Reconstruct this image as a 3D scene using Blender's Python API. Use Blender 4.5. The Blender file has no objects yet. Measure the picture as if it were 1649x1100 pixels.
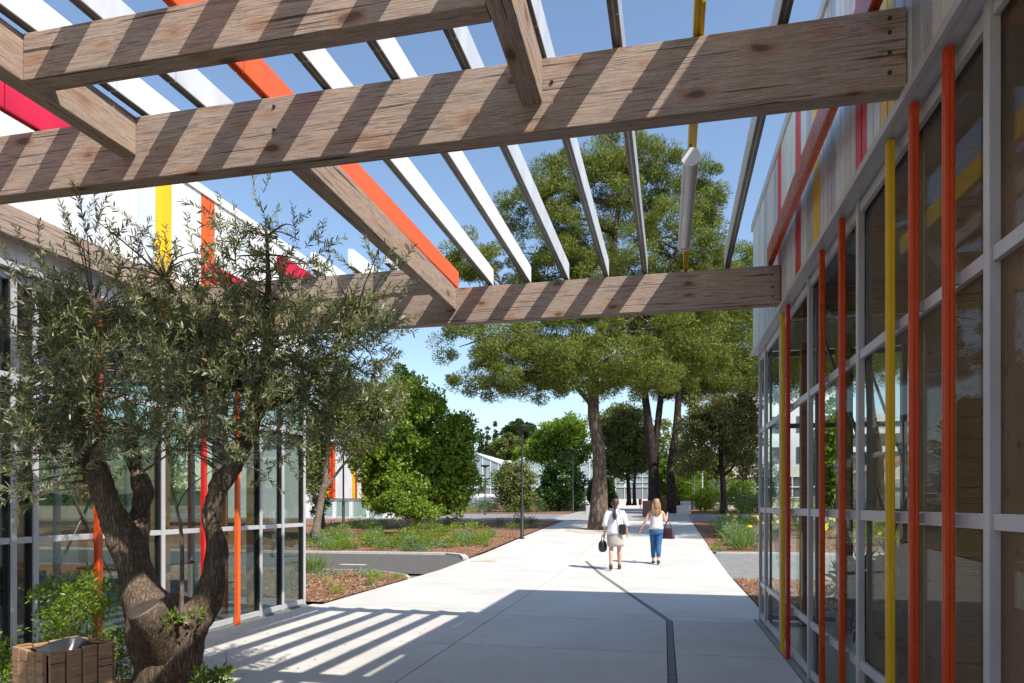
import bpy, bmesh, math, random
import numpy as np
from mathutils import Vector, Matrix, noise
random.seed(7)
rng = np.random.default_rng(11)
S = bpy.context.scene
COL = S.collection
R = math.radians

# ------------------------------------------------------------------ camera, sky, sun, exposure
FPX, CX, HY, EYE = 1099.0, 824.5, 813.0, 1.55      # focal length and horizon of the photograph, in its pixels
YAW = math.atan(243.5 / FPX)
cam_d = bpy.data.cameras.new('camera'); cam = bpy.data.objects.new('camera', cam_d); COL.objects.link(cam)
cam.location = (0, 0, EYE); cam.rotation_euler = (R(90), 0, YAW)
cam_d.sensor_width = 36; cam_d.lens = FPX / 1649 * 36; cam_d.shift_y = (HY - 550) / 1649
cam_d.clip_start = 0.05; cam_d.clip_end = 3000
S.camera = cam
SUN_DIR = Vector((-0.707, 0.472, -1.0)).normalized()
w = bpy.data.worlds.new('World'); S.world = w; w.use_nodes = True
nt = w.node_tree; nt.nodes.clear()
sky = nt.nodes.new('ShaderNodeTexSky'); sky.sky_type = 'NISHITA'; sky.sun_disc = False
sky.sun_elevation = R(49.6); sky.sun_rotation = R(123.7)
sky.altitude = 0; sky.air_density = 1.15; sky.dust_density = 0.7; sky.ozone_density = 1.8
bg = nt.nodes.new('ShaderNodeBackground'); bg.inputs[1].default_value = 0.15
out = nt.nodes.new('ShaderNodeOutputWorld')
nt.links.new(sky.outputs[0], bg.inputs[0]); nt.links.new(bg.outputs[0], out.inputs[0])
sun_d = bpy.data.lights.new('sun', 'SUN'); sun_d.energy = 5.0; sun_d.angle = R(0.53); sun_d.color = (1, 0.94, 0.86)
sun = bpy.data.objects.new('sun', sun_d); COL.objects.link(sun)
sun.rotation_euler = SUN_DIR.to_track_quat('-Z', 'Y').to_euler(); sun.location = (20, -14, 40)
S.view_settings.view_transform = 'Standard'; S.view_settings.look = 'None'
S.view_settings.exposure = 0.5; S.view_settings.gamma = 1.0; S.view_settings.use_curve_mapping = False
S.render.engine = 'CYCLES'
S.cycles.max_bounces = 10; S.cycles.transparent_max_bounces = 24; S.cycles.diffuse_bounces = 4

# ------------------------------------------------------------------ helpers
TP = [(-500, 0), (15.5, 0), (20, .12), (26, .36), (33, .6), (44, .92), (56, 1.12), (80, 1.2), (4000, 1.2)]
def hz(Y):
    for (a, za), (b, zb) in zip(TP, TP[1:]):
        if Y <= b: return za + (zb - za) * max(0, (Y - a)) / (b - a)
    return 1.2
def at(x, y, d):
    """world point at depth d metres seen at photo pixel (x, y)"""
    xc = (x - CX) / FPX * d; c, s = math.cos(YAW), math.sin(YAW)
    return Vector((xc * c - d * s, xc * s + d * c, EYE + (HY - y) / FPX * d))

def tag(o, label=None, cat=None, group=None, kind=None):
    if label: o['label'] = label
    if cat: o['category'] = cat
    if group: o['group'] = group
    if kind: o['kind'] = kind
    return o
def link(name, me, mat=None, parent=None, loc=None):
    o = bpy.data.objects.new(name, me); COL.objects.link(o)
    if mat is not None and me is not None and len(me.materials) == 0:
        for m in (mat if isinstance(mat, (list, tuple)) else [mat]): me.materials.append(m)
    if loc is not None: o.location = loc
    if parent is not None: o.parent = parent
    return o
def thing(name, label, cat, loc=(0, 0, 0), rz=0, group=None):
    o = bpy.data.objects.new(name, None); COL.objects.link(o)
    o.empty_display_size = .2; o.location = loc; o.rotation_euler = (0, 0, rz)
    return tag(o, label, cat, group)
def kids(o): return [c for c in bpy.data.objects if c.parent == o]
def copy_tree(o, parent=None):
    c = o.copy(); COL.objects.link(c); c.parent = parent
    for ch in kids(o): copy_tree(ch, c)
    return c

class MB:
    def __init__(s): s.v = []; s.f = []; s.m = []; s.cur = 0; s.sm = False
    def face(s, idx): s.f.append(idx); s.m.append(s.cur)
    def box(s, x0, x1, y0, y1, z0, z1):
        n = len(s.v)
        s.v += [(x0,y0,z0),(x1,y0,z0),(x1,y1,z0),(x0,y1,z0),(x0,y0,z1),(x1,y0,z1),(x1,y1,z1),(x0,y1,z1)]
        for q in ((0,3,2,1),(4,5,6,7),(0,1,5,4),(1,2,6,5),(2,3,7,6),(3,0,4,7)): s.face(tuple(n + i for i in q))
        return s
    def hexa(s, b, t):
        """b, t: four bottom and four top points (counter-clockwise)"""
        n = len(s.v); s.v += [tuple(p) for p in b] + [tuple(p) for p in t]
        for q in ((0,3,2,1),(4,5,6,7),(0,1,5,4),(1,2,6,5),(2,3,7,6),(3,0,4,7)): s.face(tuple(n + i for i in q))
        return s
    def quad(s, *p):
        n = len(s.v); s.v += [tuple(q) for q in p]; s.face(tuple(range(n, n + len(p)))); return s
    def tube(s, pts, rad, n=8, cap=True):
        pts = [Vector(p) for p in pts]
        if not isinstance(rad, (list, tuple)): rad = [rad] * len(pts)
        base = len(s.v); up = Vector((0, 0, 1)); prev = None
        for i, p in enumerate(pts):
            d = (pts[min(i + 1, len(pts) - 1)] - pts[max(i - 1, 0)]).normalized()
            if prev is None:
                a = d.cross(up) if abs(d.z) < .95 else d.cross(Vector((1, 0, 0)))
            else: a = prev - d * prev.dot(d)
            a.normalize(); prev = a; b = d.cross(a)
            for k in range(n):
                t = 2 * math.pi * k / n
                s.v.append(tuple(p + (a * math.cos(t) + b * math.sin(t)) * rad[i]))
        for i in range(len(pts) - 1):
            for k in range(n):
                k2 = (k + 1) % n; o = base + i * n
                s.face((o + k, o + k2, o + n + k2, o + n + k))
        if cap:
            s.face(tuple(base + k for k in reversed(range(n))))
            s.face(tuple(base + (len(pts) - 1) * n + k for k in range(n)))
        return s
    def lathe(s, prof, cx=0, cy=0, n=16):
        base = len(s.v)
        for r, z in prof:
            for k in range(n):
                t = 2 * math.pi * k / n; s.v.append((cx + r * math.cos(t), cy + r * math.sin(t), z))
        for i in range(len(prof) - 1):
            for k in range(n):
                k2 = (k + 1) % n; o = base + i * n
                s.face((o + k, o + k2, o + n + k2, o + n + k))
        s.face(tuple(base + k for k in reversed(range(n)))); s.face(tuple(base + (len(prof) - 1) * n + k for k in range(n)))
        return s
    def mesh(s, name, mat=None, smooth=False, bevel=0):
        me = bpy.data.meshes.new(name); me.from_pydata(s.v, [], s.f)
        for m in (mat if isinstance(mat, (list, tuple)) else ([mat] if mat else [])): me.materials.append(m)
        if max(s.m or [0]) > 0: me.polygons.foreach_set('material_index', s.m)
        if bevel:
            bm = bmesh.new(); bm.from_mesh(me)
            bmesh.ops.bevel(bm, geom=list(bm.edges), offset=bevel, segments=2, affect='EDGES', profile=.6)
            bm.to_mesh(me); bm.free()
        if smooth: me.polygons.foreach_set('use_smooth', [True] * len(me.polygons))
        me.update(); return me
    def build(s, name, mat=None, parent=None, loc=None, smooth=False, bevel=0):
        return link(name, s.mesh(name, mat, smooth, bevel), None, parent, loc)

def np_mesh(name, verts, nper, mat, smooth=False):
    """verts: (N*nper, 3); every nper vertices make one face"""
    me = bpy.data.meshes.new(name); n = len(verts); nf = n // nper
    me.vertices.add(n); me.vertices.foreach_set('co', np.ascontiguousarray(verts, dtype=np.float32).ravel())
    me.loops.add(n); me.loops.foreach_set('vertex_index', np.arange(n, dtype=np.int32))
    me.polygons.add(nf); me.polygons.foreach_set('loop_start', np.arange(0, n, nper, dtype=np.int32))
    if mat: me.materials.append(mat)
    me.update(calc_edges=True); me.validate(); return me

def unit(a): return a / (np.linalg.norm(a, axis=-1, keepdims=True) + 1e-9)
def leaves(c, d, L, W, fold=.25, hint=None):
    """rhombic leaves: c base (N,3), d direction (N,3), L/W arrays -> (N*4,3)"""
    n = len(c); d = unit(d); r = unit(rng.normal(size=(n, 3)))
    if hint is not None: r = unit(unit(hint) + .33 * r)
    s = unit(np.cross(d, r)) if hint is None else unit(np.cross(r, d)); u = np.cross(s, d) if hint is None else np.cross(d, s)
    L = np.asarray(L).reshape(-1, 1) * np.ones((n, 1)); W = np.asarray(W).reshape(-1, 1) * np.ones((n, 1))
    v = np.stack([c, c + d * L * .45 + s * W * .5 + u * W * fold, c + d * L, c + d * L * .45 - s * W * .5 + u * W * fold], 1)
    return v.reshape(-1, 3)

def skin_mesh(name, pts, edges, rad, sub=2, root=0):
    me = bpy.data.meshes.new(name + '_s'); me.from_pydata([tuple(p) for p in pts], edges, [])
    o = bpy.data.objects.new(name + '_s', me); COL.objects.link(o)
    o.modifiers.new('s', 'SKIN').use_smooth_shade = True
    me.update()
    if not me.skin_vertices:
        bm = bmesh.new(); bm.from_mesh(me); bm.verts.layers.skin.verify(); bm.to_mesh(me); bm.free()
    for i, r_ in enumerate(rad):
        sv = me.skin_vertices[0].data[i]; sv.radius = (r_, r_) if not isinstance(r_, tuple) else r_
        sv.use_root = (i == root)
    ss = o.modifiers.new('u', 'SUBSURF'); ss.levels = sub; ss.render_levels = sub
    dg = bpy.context.evaluated_depsgraph_get(); ev = o.evaluated_get(dg)
    m2 = bpy.data.meshes.new_from_object(ev); m2.name = name
    bpy.data.objects.remove(o); 
    m2.polygons.foreach_set('use_smooth', [True] * len(m2.polygons))
    return m2

# ------------------------------------------------------------------ materials
def mat_new(name):
    m = bpy.data.materials.new(name); m.use_nodes = True; n = m.node_tree.nodes; l = m.node_tree.links
    return m, n, l, n['Principled BSDF']
def ramp(n, stops):
    r_ = n.new('ShaderNodeValToRGB'); e = r_.color_ramp.elements
    while len(e) > 1: e.remove(e[-1])
    e[0].position = stops[0][0]; e[0].color = (*stops[0][1], 1)
    for p, c in stops[1:]:
        k = e.new(p); k.color = (*c, 1)
    return r_
def tex_noise(n, l, vec, scale, detail=6, rough=.6, dist=0):
    t = n.new('ShaderNodeTexNoise'); t.inputs['Scale'].default_value = scale; t.inputs['Detail'].default_value = detail
    t.inputs['Roughness'].default_value = rough; t.inputs['Distortion'].default_value = dist
    if vec is not None: l.new(vec, t.inputs['Vector'])
    return t
def mapping(n, l, scale=(1, 1, 1), src='Object', rnd=False, rot=(0, 0, 0)):
    tc = n.new('ShaderNodeTexCoord'); mp = n.new('ShaderNodeMapping'); mp.inputs['Scale'].default_value = scale
    mp.inputs['Rotation'].default_value = rot
    l.new(tc.outputs[src], mp.inputs['Vector'])
    if rnd:
        oi = n.new('ShaderNodeObjectInfo'); mu = n.new('ShaderNodeMath'); mu.operation = 'MULTIPLY'; mu.inputs[1].default_value = 57.3
        cb = n.new('ShaderNodeCombineXYZ'); l.new(oi.outputs['Random'], mu.inputs[0])
        for i in range(3): l.new(mu.outputs[0], cb.inputs[i])
        l.new(cb.outputs[0], mp.inputs['Location'])
    return mp.outputs[0]
def bump(n, l, b, height, strength=.3, dist=.01):
    bp = n.new('ShaderNodeBump'); bp.inputs['Strength'].default_value = strength; bp.inputs['Distance'].default_value = dist
    l.new(height, bp.inputs['Height']); l.new(bp.outputs[0], b.inputs['Normal'])
def mixc(n, l, a, b_, fac, mode='MIX'):
    mx = n.new('ShaderNodeMix'); mx.data_type = 'RGBA'; mx.blend_type = mode
    for sock, val in ((mx.inputs[0], fac), (mx.inputs[6], a), (mx.inputs[7], b_)):
        if isinstance(val, bpy.types.NodeSocket): l.new(val, sock)
        elif isinstance(val, (int, float)): sock.default_value = val
        else: sock.default_value = (*val, 1)
    return mx.outputs[2]

def noisy(name, c1, c2, scale=6, rough=.7, bstr=.15, bdist=.005, fine=60, metal=0, src='Object', coat=0, c3=None, spec=.5):
    m, n, l, b = mat_new(name); v = mapping(n, l, src=src)
    t = tex_noise(n, l, v, scale, 8, .6)
    st = [(.3, c1), (.7, c2)] if c3 is None else [(.25, c1), (.5, c2), (.75, c3)]
    rp = ramp(n, st); l.new(t.outputs[0], rp.inputs[0]); l.new(rp.outputs[0], b.inputs['Base Color'])
    b.inputs['Roughness'].default_value = rough; b.inputs['Metallic'].default_value = metal
    b.inputs['Specular IOR Level'].default_value = spec
    if coat: b.inputs['Coat Weight'].default_value = coat
    if bstr: bump(n, l, b, tex_noise(n, l, v, fine, 6, .7).outputs[0], bstr, bdist)
    return m
def paint(name, c, rough=.4, metal=0):
    m, n, l, b = mat_new(name); v = mapping(n, l, (1, 1, .35)); t = tex_noise(n, l, v, 3.5, 8, .7); t2 = tex_noise(n, l, v, 40, 4, .7)
    rp = ramp(n, [(.3, tuple(x * .8 for x in c)), (.65, c)]); l.new(t.outputs[0], rp.inputs[0])
    lum = sum(c) / 3; cc = mixc(n, l, rp.outputs[0], tuple(x * .6 + .02 for x in c), ramp_out(n, l, t2.outputs[0], [(.6, 0), (.78, .45)]))
    l.new(cc, b.inputs['Base Color']); b.inputs['Metallic'].default_value = metal
    l.new(ramp_out(n, l, t.outputs[0], [(.3, rough - .08), (.7, rough + .15)]), b.inputs['Roughness']); bump(n, l, b, t2.outputs[0], .05, .001); return m

def wood(name, pale, mid, dark, rough=.75):
    m, n, l, b = mat_new(name)
    v = mapping(n, l, (1, 1, 1), rnd=True)
    st = mapping(n, l, (.8, 17, 17), rnd=True)
    # knots: sparse voronoi cells stretched along the grain
    kv = mapping(n, l, (3.0, 7.0, 7.0), rnd=True)
    vo = n.new('ShaderNodeTexVoronoi'); vo.inputs['Scale'].default_value = 1.0; vo.inputs['Randomness'].default_value = 1.0
    wob = tex_noise(n, l, v, 9, 3, .5)
    add = n.new('ShaderNodeVectorMath'); add.operation = 'MULTIPLY_ADD'; add.inputs[1].default_value = (.22, .22, .22)
    l.new(wob.outputs[1], add.inputs[0]); l.new(kv, add.inputs[2]); l.new(add.outputs[0], vo.inputs['Vector'])
    knot = ramp(n, [(.0, (1, 1, 1)), (.12, (.9, .9, .9)), (.17, (.35, .35, .35)), (.24, (.12, .12, .12)), (.32, (0, 0, 0))]); l.new(vo.outputs['Distance'], knot.inputs[0])
    near = ramp(n, [(.0, (1, 1, 1)), (.6, (0, 0, 0))]); l.new(vo.outputs['Distance'], near.inputs[0])
    # grain lines bend round the knots
    bend = n.new('ShaderNodeVectorMath'); bend.operation = 'MULTIPLY_ADD'; bend.inputs[1].default_value = (0, .9, .9)
    l.new(near.outputs[0], bend.inputs[0]); l.new(st, bend.inputs[2])
    g = tex_noise(n, l, bend.outputs[0], 2.6, 9, .72, .6)
    gr = ramp(n, [(.30, dark), (.42, mid), (.50, pale), (.56, mid), (.62, pale), (.72, dark)]); l.new(g.outputs[0], gr.inputs[0])
    fs = mapping(n, l, (2.0, 70, 70), rnd=True); f = tex_noise(n, l, fs, 3, 5, .7)
    c = mixc(n, l, gr.outputs[0], tuple(x * .45 for x in dark), ramp_out(n, l, f.outputs[0], [(.48, 0), (.66, .85)]))
    bl = tex_noise(n, l, v, 1.7, 4, .6)
    c = mixc(n, l, c, (.30, .25, .22), ramp_out(n, l, bl.outputs[0], [(.45, 0), (.75, .45)]))
    # long dark checks
    cs = mapping(n, l, (.8, 42, 42), rnd=True); ck = tex_noise(n, l, cs, 1.6, 2, .5)
    c = mixc(n, l, c, tuple(x * .22 for x in dark), ramp_out(n, l, ck.outputs[0], [(.63, 0), (.67, .9)]))
    c = mixc(n, l, c, (.42, .20, .09), ramp_out(n, l, vo.outputs['Distance'], [(.22, .35), (.42, 0)]))
    c = mixc(n, l, c, (.075, .042, .03), mul(n, l, knot.outputs[0], .85))
    l.new(c, b.inputs['Base Color']); b.inputs['Roughness'].default_value = rough; b.inputs['Specular IOR Level'].default_value = .25
    hh = mixc(n, l, g.outputs[0], f.outputs[0], .5); bump(n, l, b, hh, .8, .005)
    return m
def ramp_out(n, l, src, stops):
    r_ = ramp(n, [(p, (v_, v_, v_)) for p, v_ in stops]); l.new(src, r_.inputs[0]); return r_.outputs[0]
def mul(n, l, a, k):
    mm = n.new('ShaderNodeMath'); mm.operation = 'MULTIPLY'; l.new(a, mm.inputs[0]); mm.inputs[1].default_value = k; return mm.outputs[0]

def foliage(name, cols, trans=.35, rough=.5, spec=.4):
    m, n, l, b = mat_new(name); g = n.new('ShaderNodeNewGeometry')
    k = len(cols); rp = ramp(n, [(i / max(1, k - 1), c) for i, c in enumerate(cols)])
    l.new(g.outputs['Random Per Island'], rp.inputs[0])
    v = mapping(n, l); t = tex_noise(n, l, v, .8, 3, .5)
    c = mixc(n, l, rp.outputs[0], (1.35, 1.25, .8), ramp_out(n, l, t.outputs[0], [(.4, 0), (.65, .5)]), 'MULTIPLY')
    l.new(c, b.inputs['Base Color']); b.inputs['Roughness'].default_value = rough; b.inputs['Specular IOR Level'].default_value = spec
    tr = n.new('ShaderNodeBsdfTranslucent'); c2 = mixc(n, l, c, (1.5, 1.7, .5), .8, 'MULTIPLY'); l.new(c2, tr.inputs[0])
    mx = n.new('ShaderNodeMixShader'); mx.inputs[0].default_value = trans
    l.new(b.outputs[0], mx.inputs[1]); l.new(tr.outputs[0], mx.inputs[2])
    l.new(mx.outputs[0], n['Material Output'].inputs[0])
    return m
def glass(name, tint=(.90, .95, .94), refl=1.0, ior=.5, r0=.03):
    m, n, l, b = mat_new(name); n.remove(b)
    tr = n.new('ShaderNodeBsdfTransparent'); tr.inputs[0].default_value = (*tint, 1)
    gl = n.new('ShaderNodeBsdfGlossy'); gl.inputs['Roughness'].default_value = .006
    gl.inputs[0].default_value = (.9 * refl, .95 * refl, .95 * refl, 1)
    lw_ = n.new('ShaderNodeLayerWeight'); pw = n.new('ShaderNodeMath'); pw.operation = 'POWER'; pw.inputs[1].default_value = 4.5; l.new(lw_.outputs['Facing'], pw.inputs[0])
    fr = n.new('ShaderNodeMath'); fr.operation = 'MULTIPLY_ADD'; fr.inputs[1].default_value = ior; fr.inputs[2].default_value = r0; l.new(pw.outputs[0], fr.inputs[0])
    mx = n.new('ShaderNodeMixShader'); l.new(fr.outputs[0], mx.inputs[0]); l.new(tr.outputs[0], mx.inputs[1]); l.new(gl.outputs[0], mx.inputs[2])
    l.new(mx.outputs[0], n['Material Output'].inputs[0]); return m
def bark(name, c1, c2, c3, sc=(7, 7, 1.6), dist=.03):
    m, n, l, b = mat_new(name); v = mapping(n, l, sc)
    vo = n.new('ShaderNodeTexVoronoi'); vo.feature = 'DISTANCE_TO_EDGE'; vo.inputs['Scale'].default_value = 2.2
    t = tex_noise(n, l, v, 3, 8, .7); ad = n.new('ShaderNodeVectorMath'); ad.operation = 'MULTIPLY_ADD'; ad.inputs[1].default_value = (.9, .9, .9)
    l.new(t.outputs[1], ad.inputs[0]); l.new(v, ad.inputs[2]); l.new(ad.outputs[0], vo.inputs['Vector'])
    rp = ramp(n, [(0, c1), (.12, c2), (.45, c3)]); l.new(vo.outputs[0], rp.inputs[0])
    c = mixc(n, l, rp.outputs[0], c1, ramp_out(n, l, t.outputs[0], [(.42, 0), (.62, .85)]))
    l.new(c, b.inputs['Base Color']); b.inputs['Roughness'].default_value = .9; b.inputs['Specular IOR Level'].default_value = .15
    h = mixc(n, l, vo.outputs[0], t.outputs[0], .4); bump(n, l, b, h, .9, dist); return m

M = {}
M['beam'] = wood('weathered_beam_wood', (.45, .345, .27), (.33, .25, .195), (.18, .13, .10))
M['column'] = wood('honey_column_wood', (.46, .28, .13), (.38, .22, .10), (.26, .14, .06), .6)
M['binwood'] = wood('bin_slat_wood', (.50, .30, .15), (.38, .21, .10), (.22, .12, .06), .65)
M['brownwood'] = wood('brown_panel_wood', (.42, .21, .115), (.37, .185, .10), (.28, .135, .075), .6)
M['alu'] = noisy('grey_aluminium', (.42, .42, .44), (.52, .52, .54), 2.5, .4, .02, .001, 30, .15)
M['alu_dark'] = noisy('dark_grey_metal', (.10, .10, .11), (.14, .14, .15), 2.5, .45, .02, .001, 30, .3)
M['galv'] = noisy('galvanised_steel', (.25, .25, .26), (.36, .36, .37), 9, .45, .02, .001, 30, .7)
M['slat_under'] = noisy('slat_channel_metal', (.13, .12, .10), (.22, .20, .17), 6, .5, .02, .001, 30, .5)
M['white'] = paint('white_paint', (.80, .80, .78), .42)
M['pale'] = paint('pale_grey_paint', (.62, .66, .70), .35)
M['greysl'] = paint('silver_grey_paint', (.50, .52, .54), .3, .2)
M['orange'] = paint('orange_paint', (.82, .125, .018), .3)
M['orange2'] = paint('deep_orange_paint', (.66, .075, .010), .25)
M['red'] = paint('red_paint', (.62, .02, .018), .3)
M['crimson'] = paint('crimson_paint', (.60, .012, .05), .35)
M['yellow'] = paint('yellow_paint', (.82, .52, .01), .3)
M['glass'] = glass('clear_glass', (.95, .98, .97), .95, .15, .010); M['glassl'] = glass('greenish_glass', (.76, .81, .79), 1.0, .5, .055); M['glass_dark'] = glass('tinted_glass', (.80, .86, .84))
M['black'] = noisy('black_plastic', (.012, .012, .013), (.02, .02, .021), 5, .4, .1, .003, 20)
M['rubber'] = noisy('black_bag_film', (.02, .022, .025), (.04, .042, .048), 5, .22, .3, .01, 14)
M['concrete'] = None
def concrete():
    m, n, l, b = mat_new('pale_concrete'); v = mapping(n, l, src='Generated'); v = mapping(n, l, rnd=True)
    t = tex_noise(n, l, v, .9, 7, .62); t2 = tex_noise(n, l, v, 14, 6, .7); t3 = tex_noise(n, l, v, 130, 3, .7)
    rp = ramp(n, [(.25, (.445, .43, .395)), (.5, (.51, .495, .46)), (.75, (.565, .55, .515))]); l.new(t.outputs[0], rp.inputs[0])
    c = mixc(n, l, rp.outputs[0], (.40, .38, .345), ramp_out(n, l, t2.outputs[0], [(.5, 0), (.8, .45)]))
    c = mixc(n, l, c, (.36, .35, .33), ramp_out(n, l, t3.outputs[0], [(.58, 0), (.75, .4)]))
    t4 = tex_noise(n, l, v, 2.6, 9, .75, 1.5); c = mixc(n, l, c, (.30, .285, .25), ramp_out(n, l, t4.outputs[0], [(.56, 0), (.72, .42)]))
    t5 = tex_noise(n, l, v, 34, 2, .5); c = mixc(n, l, c, (.12, .11, .10), ramp_out(n, l, t5.outputs[0], [(.76, 0), (.79, .6)]))
    l.new(c, b.inputs['Base Color']); b.inputs['Roughness'].default_value = .85; b.inputs['Specular IOR Level'].default_value = .3
    bump(n, l, b, t3.outputs[0], .2, .002); return m
M['concrete'] = concrete()
M['joint'] = noisy('joint_filler', (.10, .10, .095), (.16, .155, .15), 10, .9)
M['drain'] = noisy('dark_paver', (.13, .13, .13), (.19, .19, .19), 20, .8, .3, .004, 90)
M['asphalt'] = noisy('asphalt', (.075, .068, .062), (.11, .10, .09), 8, .85, .6, .006, 160)
M['asphalt2'] = noisy('worn_asphalt', (.16, .155, .15), (.24, .235, .23), 4, .85, .5, .005, 160)
M['paving_shaded'] = noisy('shade_toned_paving', (.26, .25, .235), (.36, .35, .33), 2.5, .85, .4, .005, 100)  # far path concrete greyed down: tree shade put into the colour
M['kerb'] = noisy('kerb_stone', (.40, .39, .37), (.52, .51, .48), 7, .8, .3, .003, 70)
M['mulch'] = noisy('bark_mulch', (.11, .05, .03), (.24, .12, .075), 22, .95, .9, .03, 40, c3=(.36, .25, .17), spec=.1)
M['chip'] = foliage('mulch_chip', [(.17, .075, .045), (.28, .14, .085), (.40, .26, .17), (.12, .06, .035), (.50, .38, .27), (.24, .17, .12)], 0.0, .9, .1)
M['soil'] = noisy('dry_ground', (.16, .13, .08), (.26, .21, .14), 1.2, .95, .5, .03, 30, c3=(.12, .14, .05), spec=.1)
M['sand'] = noisy('pale_grit', (.40, .34, .26), (.54, .47, .38), 3, .95, .5, .01, 80)
M['plaster'] = noisy('pale_plaster', (.62, .55, .46), (.70, .63, .54), 2, .9, .1)
M['plaster_w'] = noisy('white_render', (.72, .71, .69), (.80, .79, .77), 2, .85, .1)
M['plaster_g'] = noisy('grey_render', (.22, .22, .22), (.28, .28, .28), 2, .9, .1)
M['tile'] = noisy('terracotta_tile', (.38, .15, .08), (.52, .26, .15), 8, .85, .4, .02, 20)
M['olive'] = foliage('olive_leaf', [(.07, .09, .04), (.11, .14, .065), (.24, .27, .16), (.09, .12, .05), (.38, .41, .30), (.17, .21, .09), (.28, .31, .2)], .3, .42, .5)
M['pine'] = foliage('pine_needle', [(.095, .145, .022), (.14, .185, .028), (.185, .225, .036), (.11, .155, .025), (.155, .19, .034), (.13, .10, .06), (.14, .18, .03)], .22, .55, .25)
M['leafg'] = foliage('bright_leaf', [(.08, .145, .018), (.15, .23, .028), (.24, .33, .04), (.10, .175, .022)], .38, .42)
M['leafd'] = foliage('dark_leaf', [(.022, .055, .012), (.035, .08, .018), (.06, .12, .025), (.028, .06, .016)], .25, .4)
M['leafo'] = foliage('olive_green_leaf', [(.08, .11, .03), (.13, .165, .045), (.19, .21, .07), (.11, .11, .045)], .3, .5)
M['leafb'] = foliage('oak_leaf', [(.075, .10, .03), (.12, .14, .045), (.20, .18, .07), (.09, .08, .035)], .25, .5)
M['leafy'] = foliage('yellow_green_leaf', [(.16, .24, .02), (.26, .34, .03), (.20, .28, .03)], .35, .5)
M['grass'] = foliage('grass_blade', [(.08, .16, .03), (.14, .24, .05), (.22, .26, .09), (.10, .18, .04)], .3, .6)
M['sage'] = foliage('grey_green_leaf', [(.15, .22, .13), (.22, .29, .19), (.12, .19, .10)], .25, .6)
M['straw'] = foliage('dry_stem', [(.45, .34, .18), (.36, .27, .15), (.5, .4, .25)], .2, .7)
M['petal'] = foliage('yellow_petal', [(.85, .62, .02), (.8, .55, .01)], .2, .5)
M['petalw'] = foliage('white_petal', [(.8, .78, .7), (.7, .68, .6)], .2, .5)
M['cypress'] = foliage('cypress_leaf', [(.018, .04, .012), (.03, .06, .018), (.045, .08, .025)], .15, .6)
M['bark_pine'] = bark('pine_bark', (.06, .04, .032), (.20, .145, .11), (.36, .28, .22), (3.5, 3.5, 1.0), .06)
M['bark_dark'] = bark('dark_bark', (.02, .015, .013), (.055, .04, .033), (.10, .075, .06), (3.5, 3.5, 1.0), .05)
M['bark_olive'] = bark('olive_bark', (.07, .05, .035), (.19, .145, .105), (.33, .26, .195), (26, 26, 3.4), .012)
M['bark_grey'] = bark('grey_bark', (.12, .09, .07), (.25, .20, .16), (.36, .30, .25), (8, 8, 3), .02)
M['cut'] = noisy('cut_wood', (.42, .29, .19), (.56, .42, .30), 14, .8, .3, .004, 60)
M['skin'] = noisy('skin', (.52, .29, .20), (.58, .33, .23), 5, .5, .02)
M['ceil'] = noisy('ceiling_board', (.16, .15, .14), (.20, .19, .18), 3, .8); M['ceilw'] = noisy('white_ceiling', (.30, .32, .31), (.36, .38, .37), 3, .8)
M['mint'] = noisy('pale_mint_wall', (.32, .34, .33), (.38, .40, .39), 3, .8)
M['lampd'] = noisy('dark_lamp_paint', (.018, .019, .022), (.028, .03, .033), 6, .55, .02, .001, 30, 0, spec=.3)
M['floor'] = noisy('grey_floor', (.17, .18, .175), (.23, .24, .235), 3, .3, .03)
M['darkred'] = paint('dark_red_paint', (.22, .012, .02), .5); M['teal'] = paint('teal_paint', (.02, .22, .25), .4); M['navy'] = paint('navy_fabric', (.01, .025, .06), .8)
M['tabletop'] = noisy('dark_table_top', (.07, .035, .03), (.10, .05, .04), 4, .3, .02)

# ------------------------------------------------------------------ ground and paving
def strip(name, x0, x1, ys, dz, mat, thick=0, kind='structure', parent=None, z_low=None):
    """sheet following the terrain; ys list of Y stations"""
    mb = MB()
    for a, b in zip(ys, ys[1:]):
        za, zb = hz(a) + dz, hz(b) + dz
        if thick: mb.hexa([(x0,a,za-thick),(x1,a,za-thick),(x1,b,zb-thick),(x0,b,zb-thick)], [(x0,a,za),(x1,a,za),(x1,b,zb),(x0,b,zb)])
        else: mb.quad((x0,a,za),(x1,a,za),(x1,b,zb),(x0,b,zb))
    o = mb.build(name, mat, parent)
    if kind: o['kind'] = kind
    return o
BR = [15.5, 20, 26, 33, 44, 56, 80]
def st(a, b): return [a] + [y for y in BR if a < y < b] + [b]
strip('ground', -600, 600, [-60] + BR + [200, 1500], -.06, M['soil'])
base = strip('concrete_path', -5.2, 1.42, st(9.75, 36.5), -.03, M['joint'])
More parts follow.
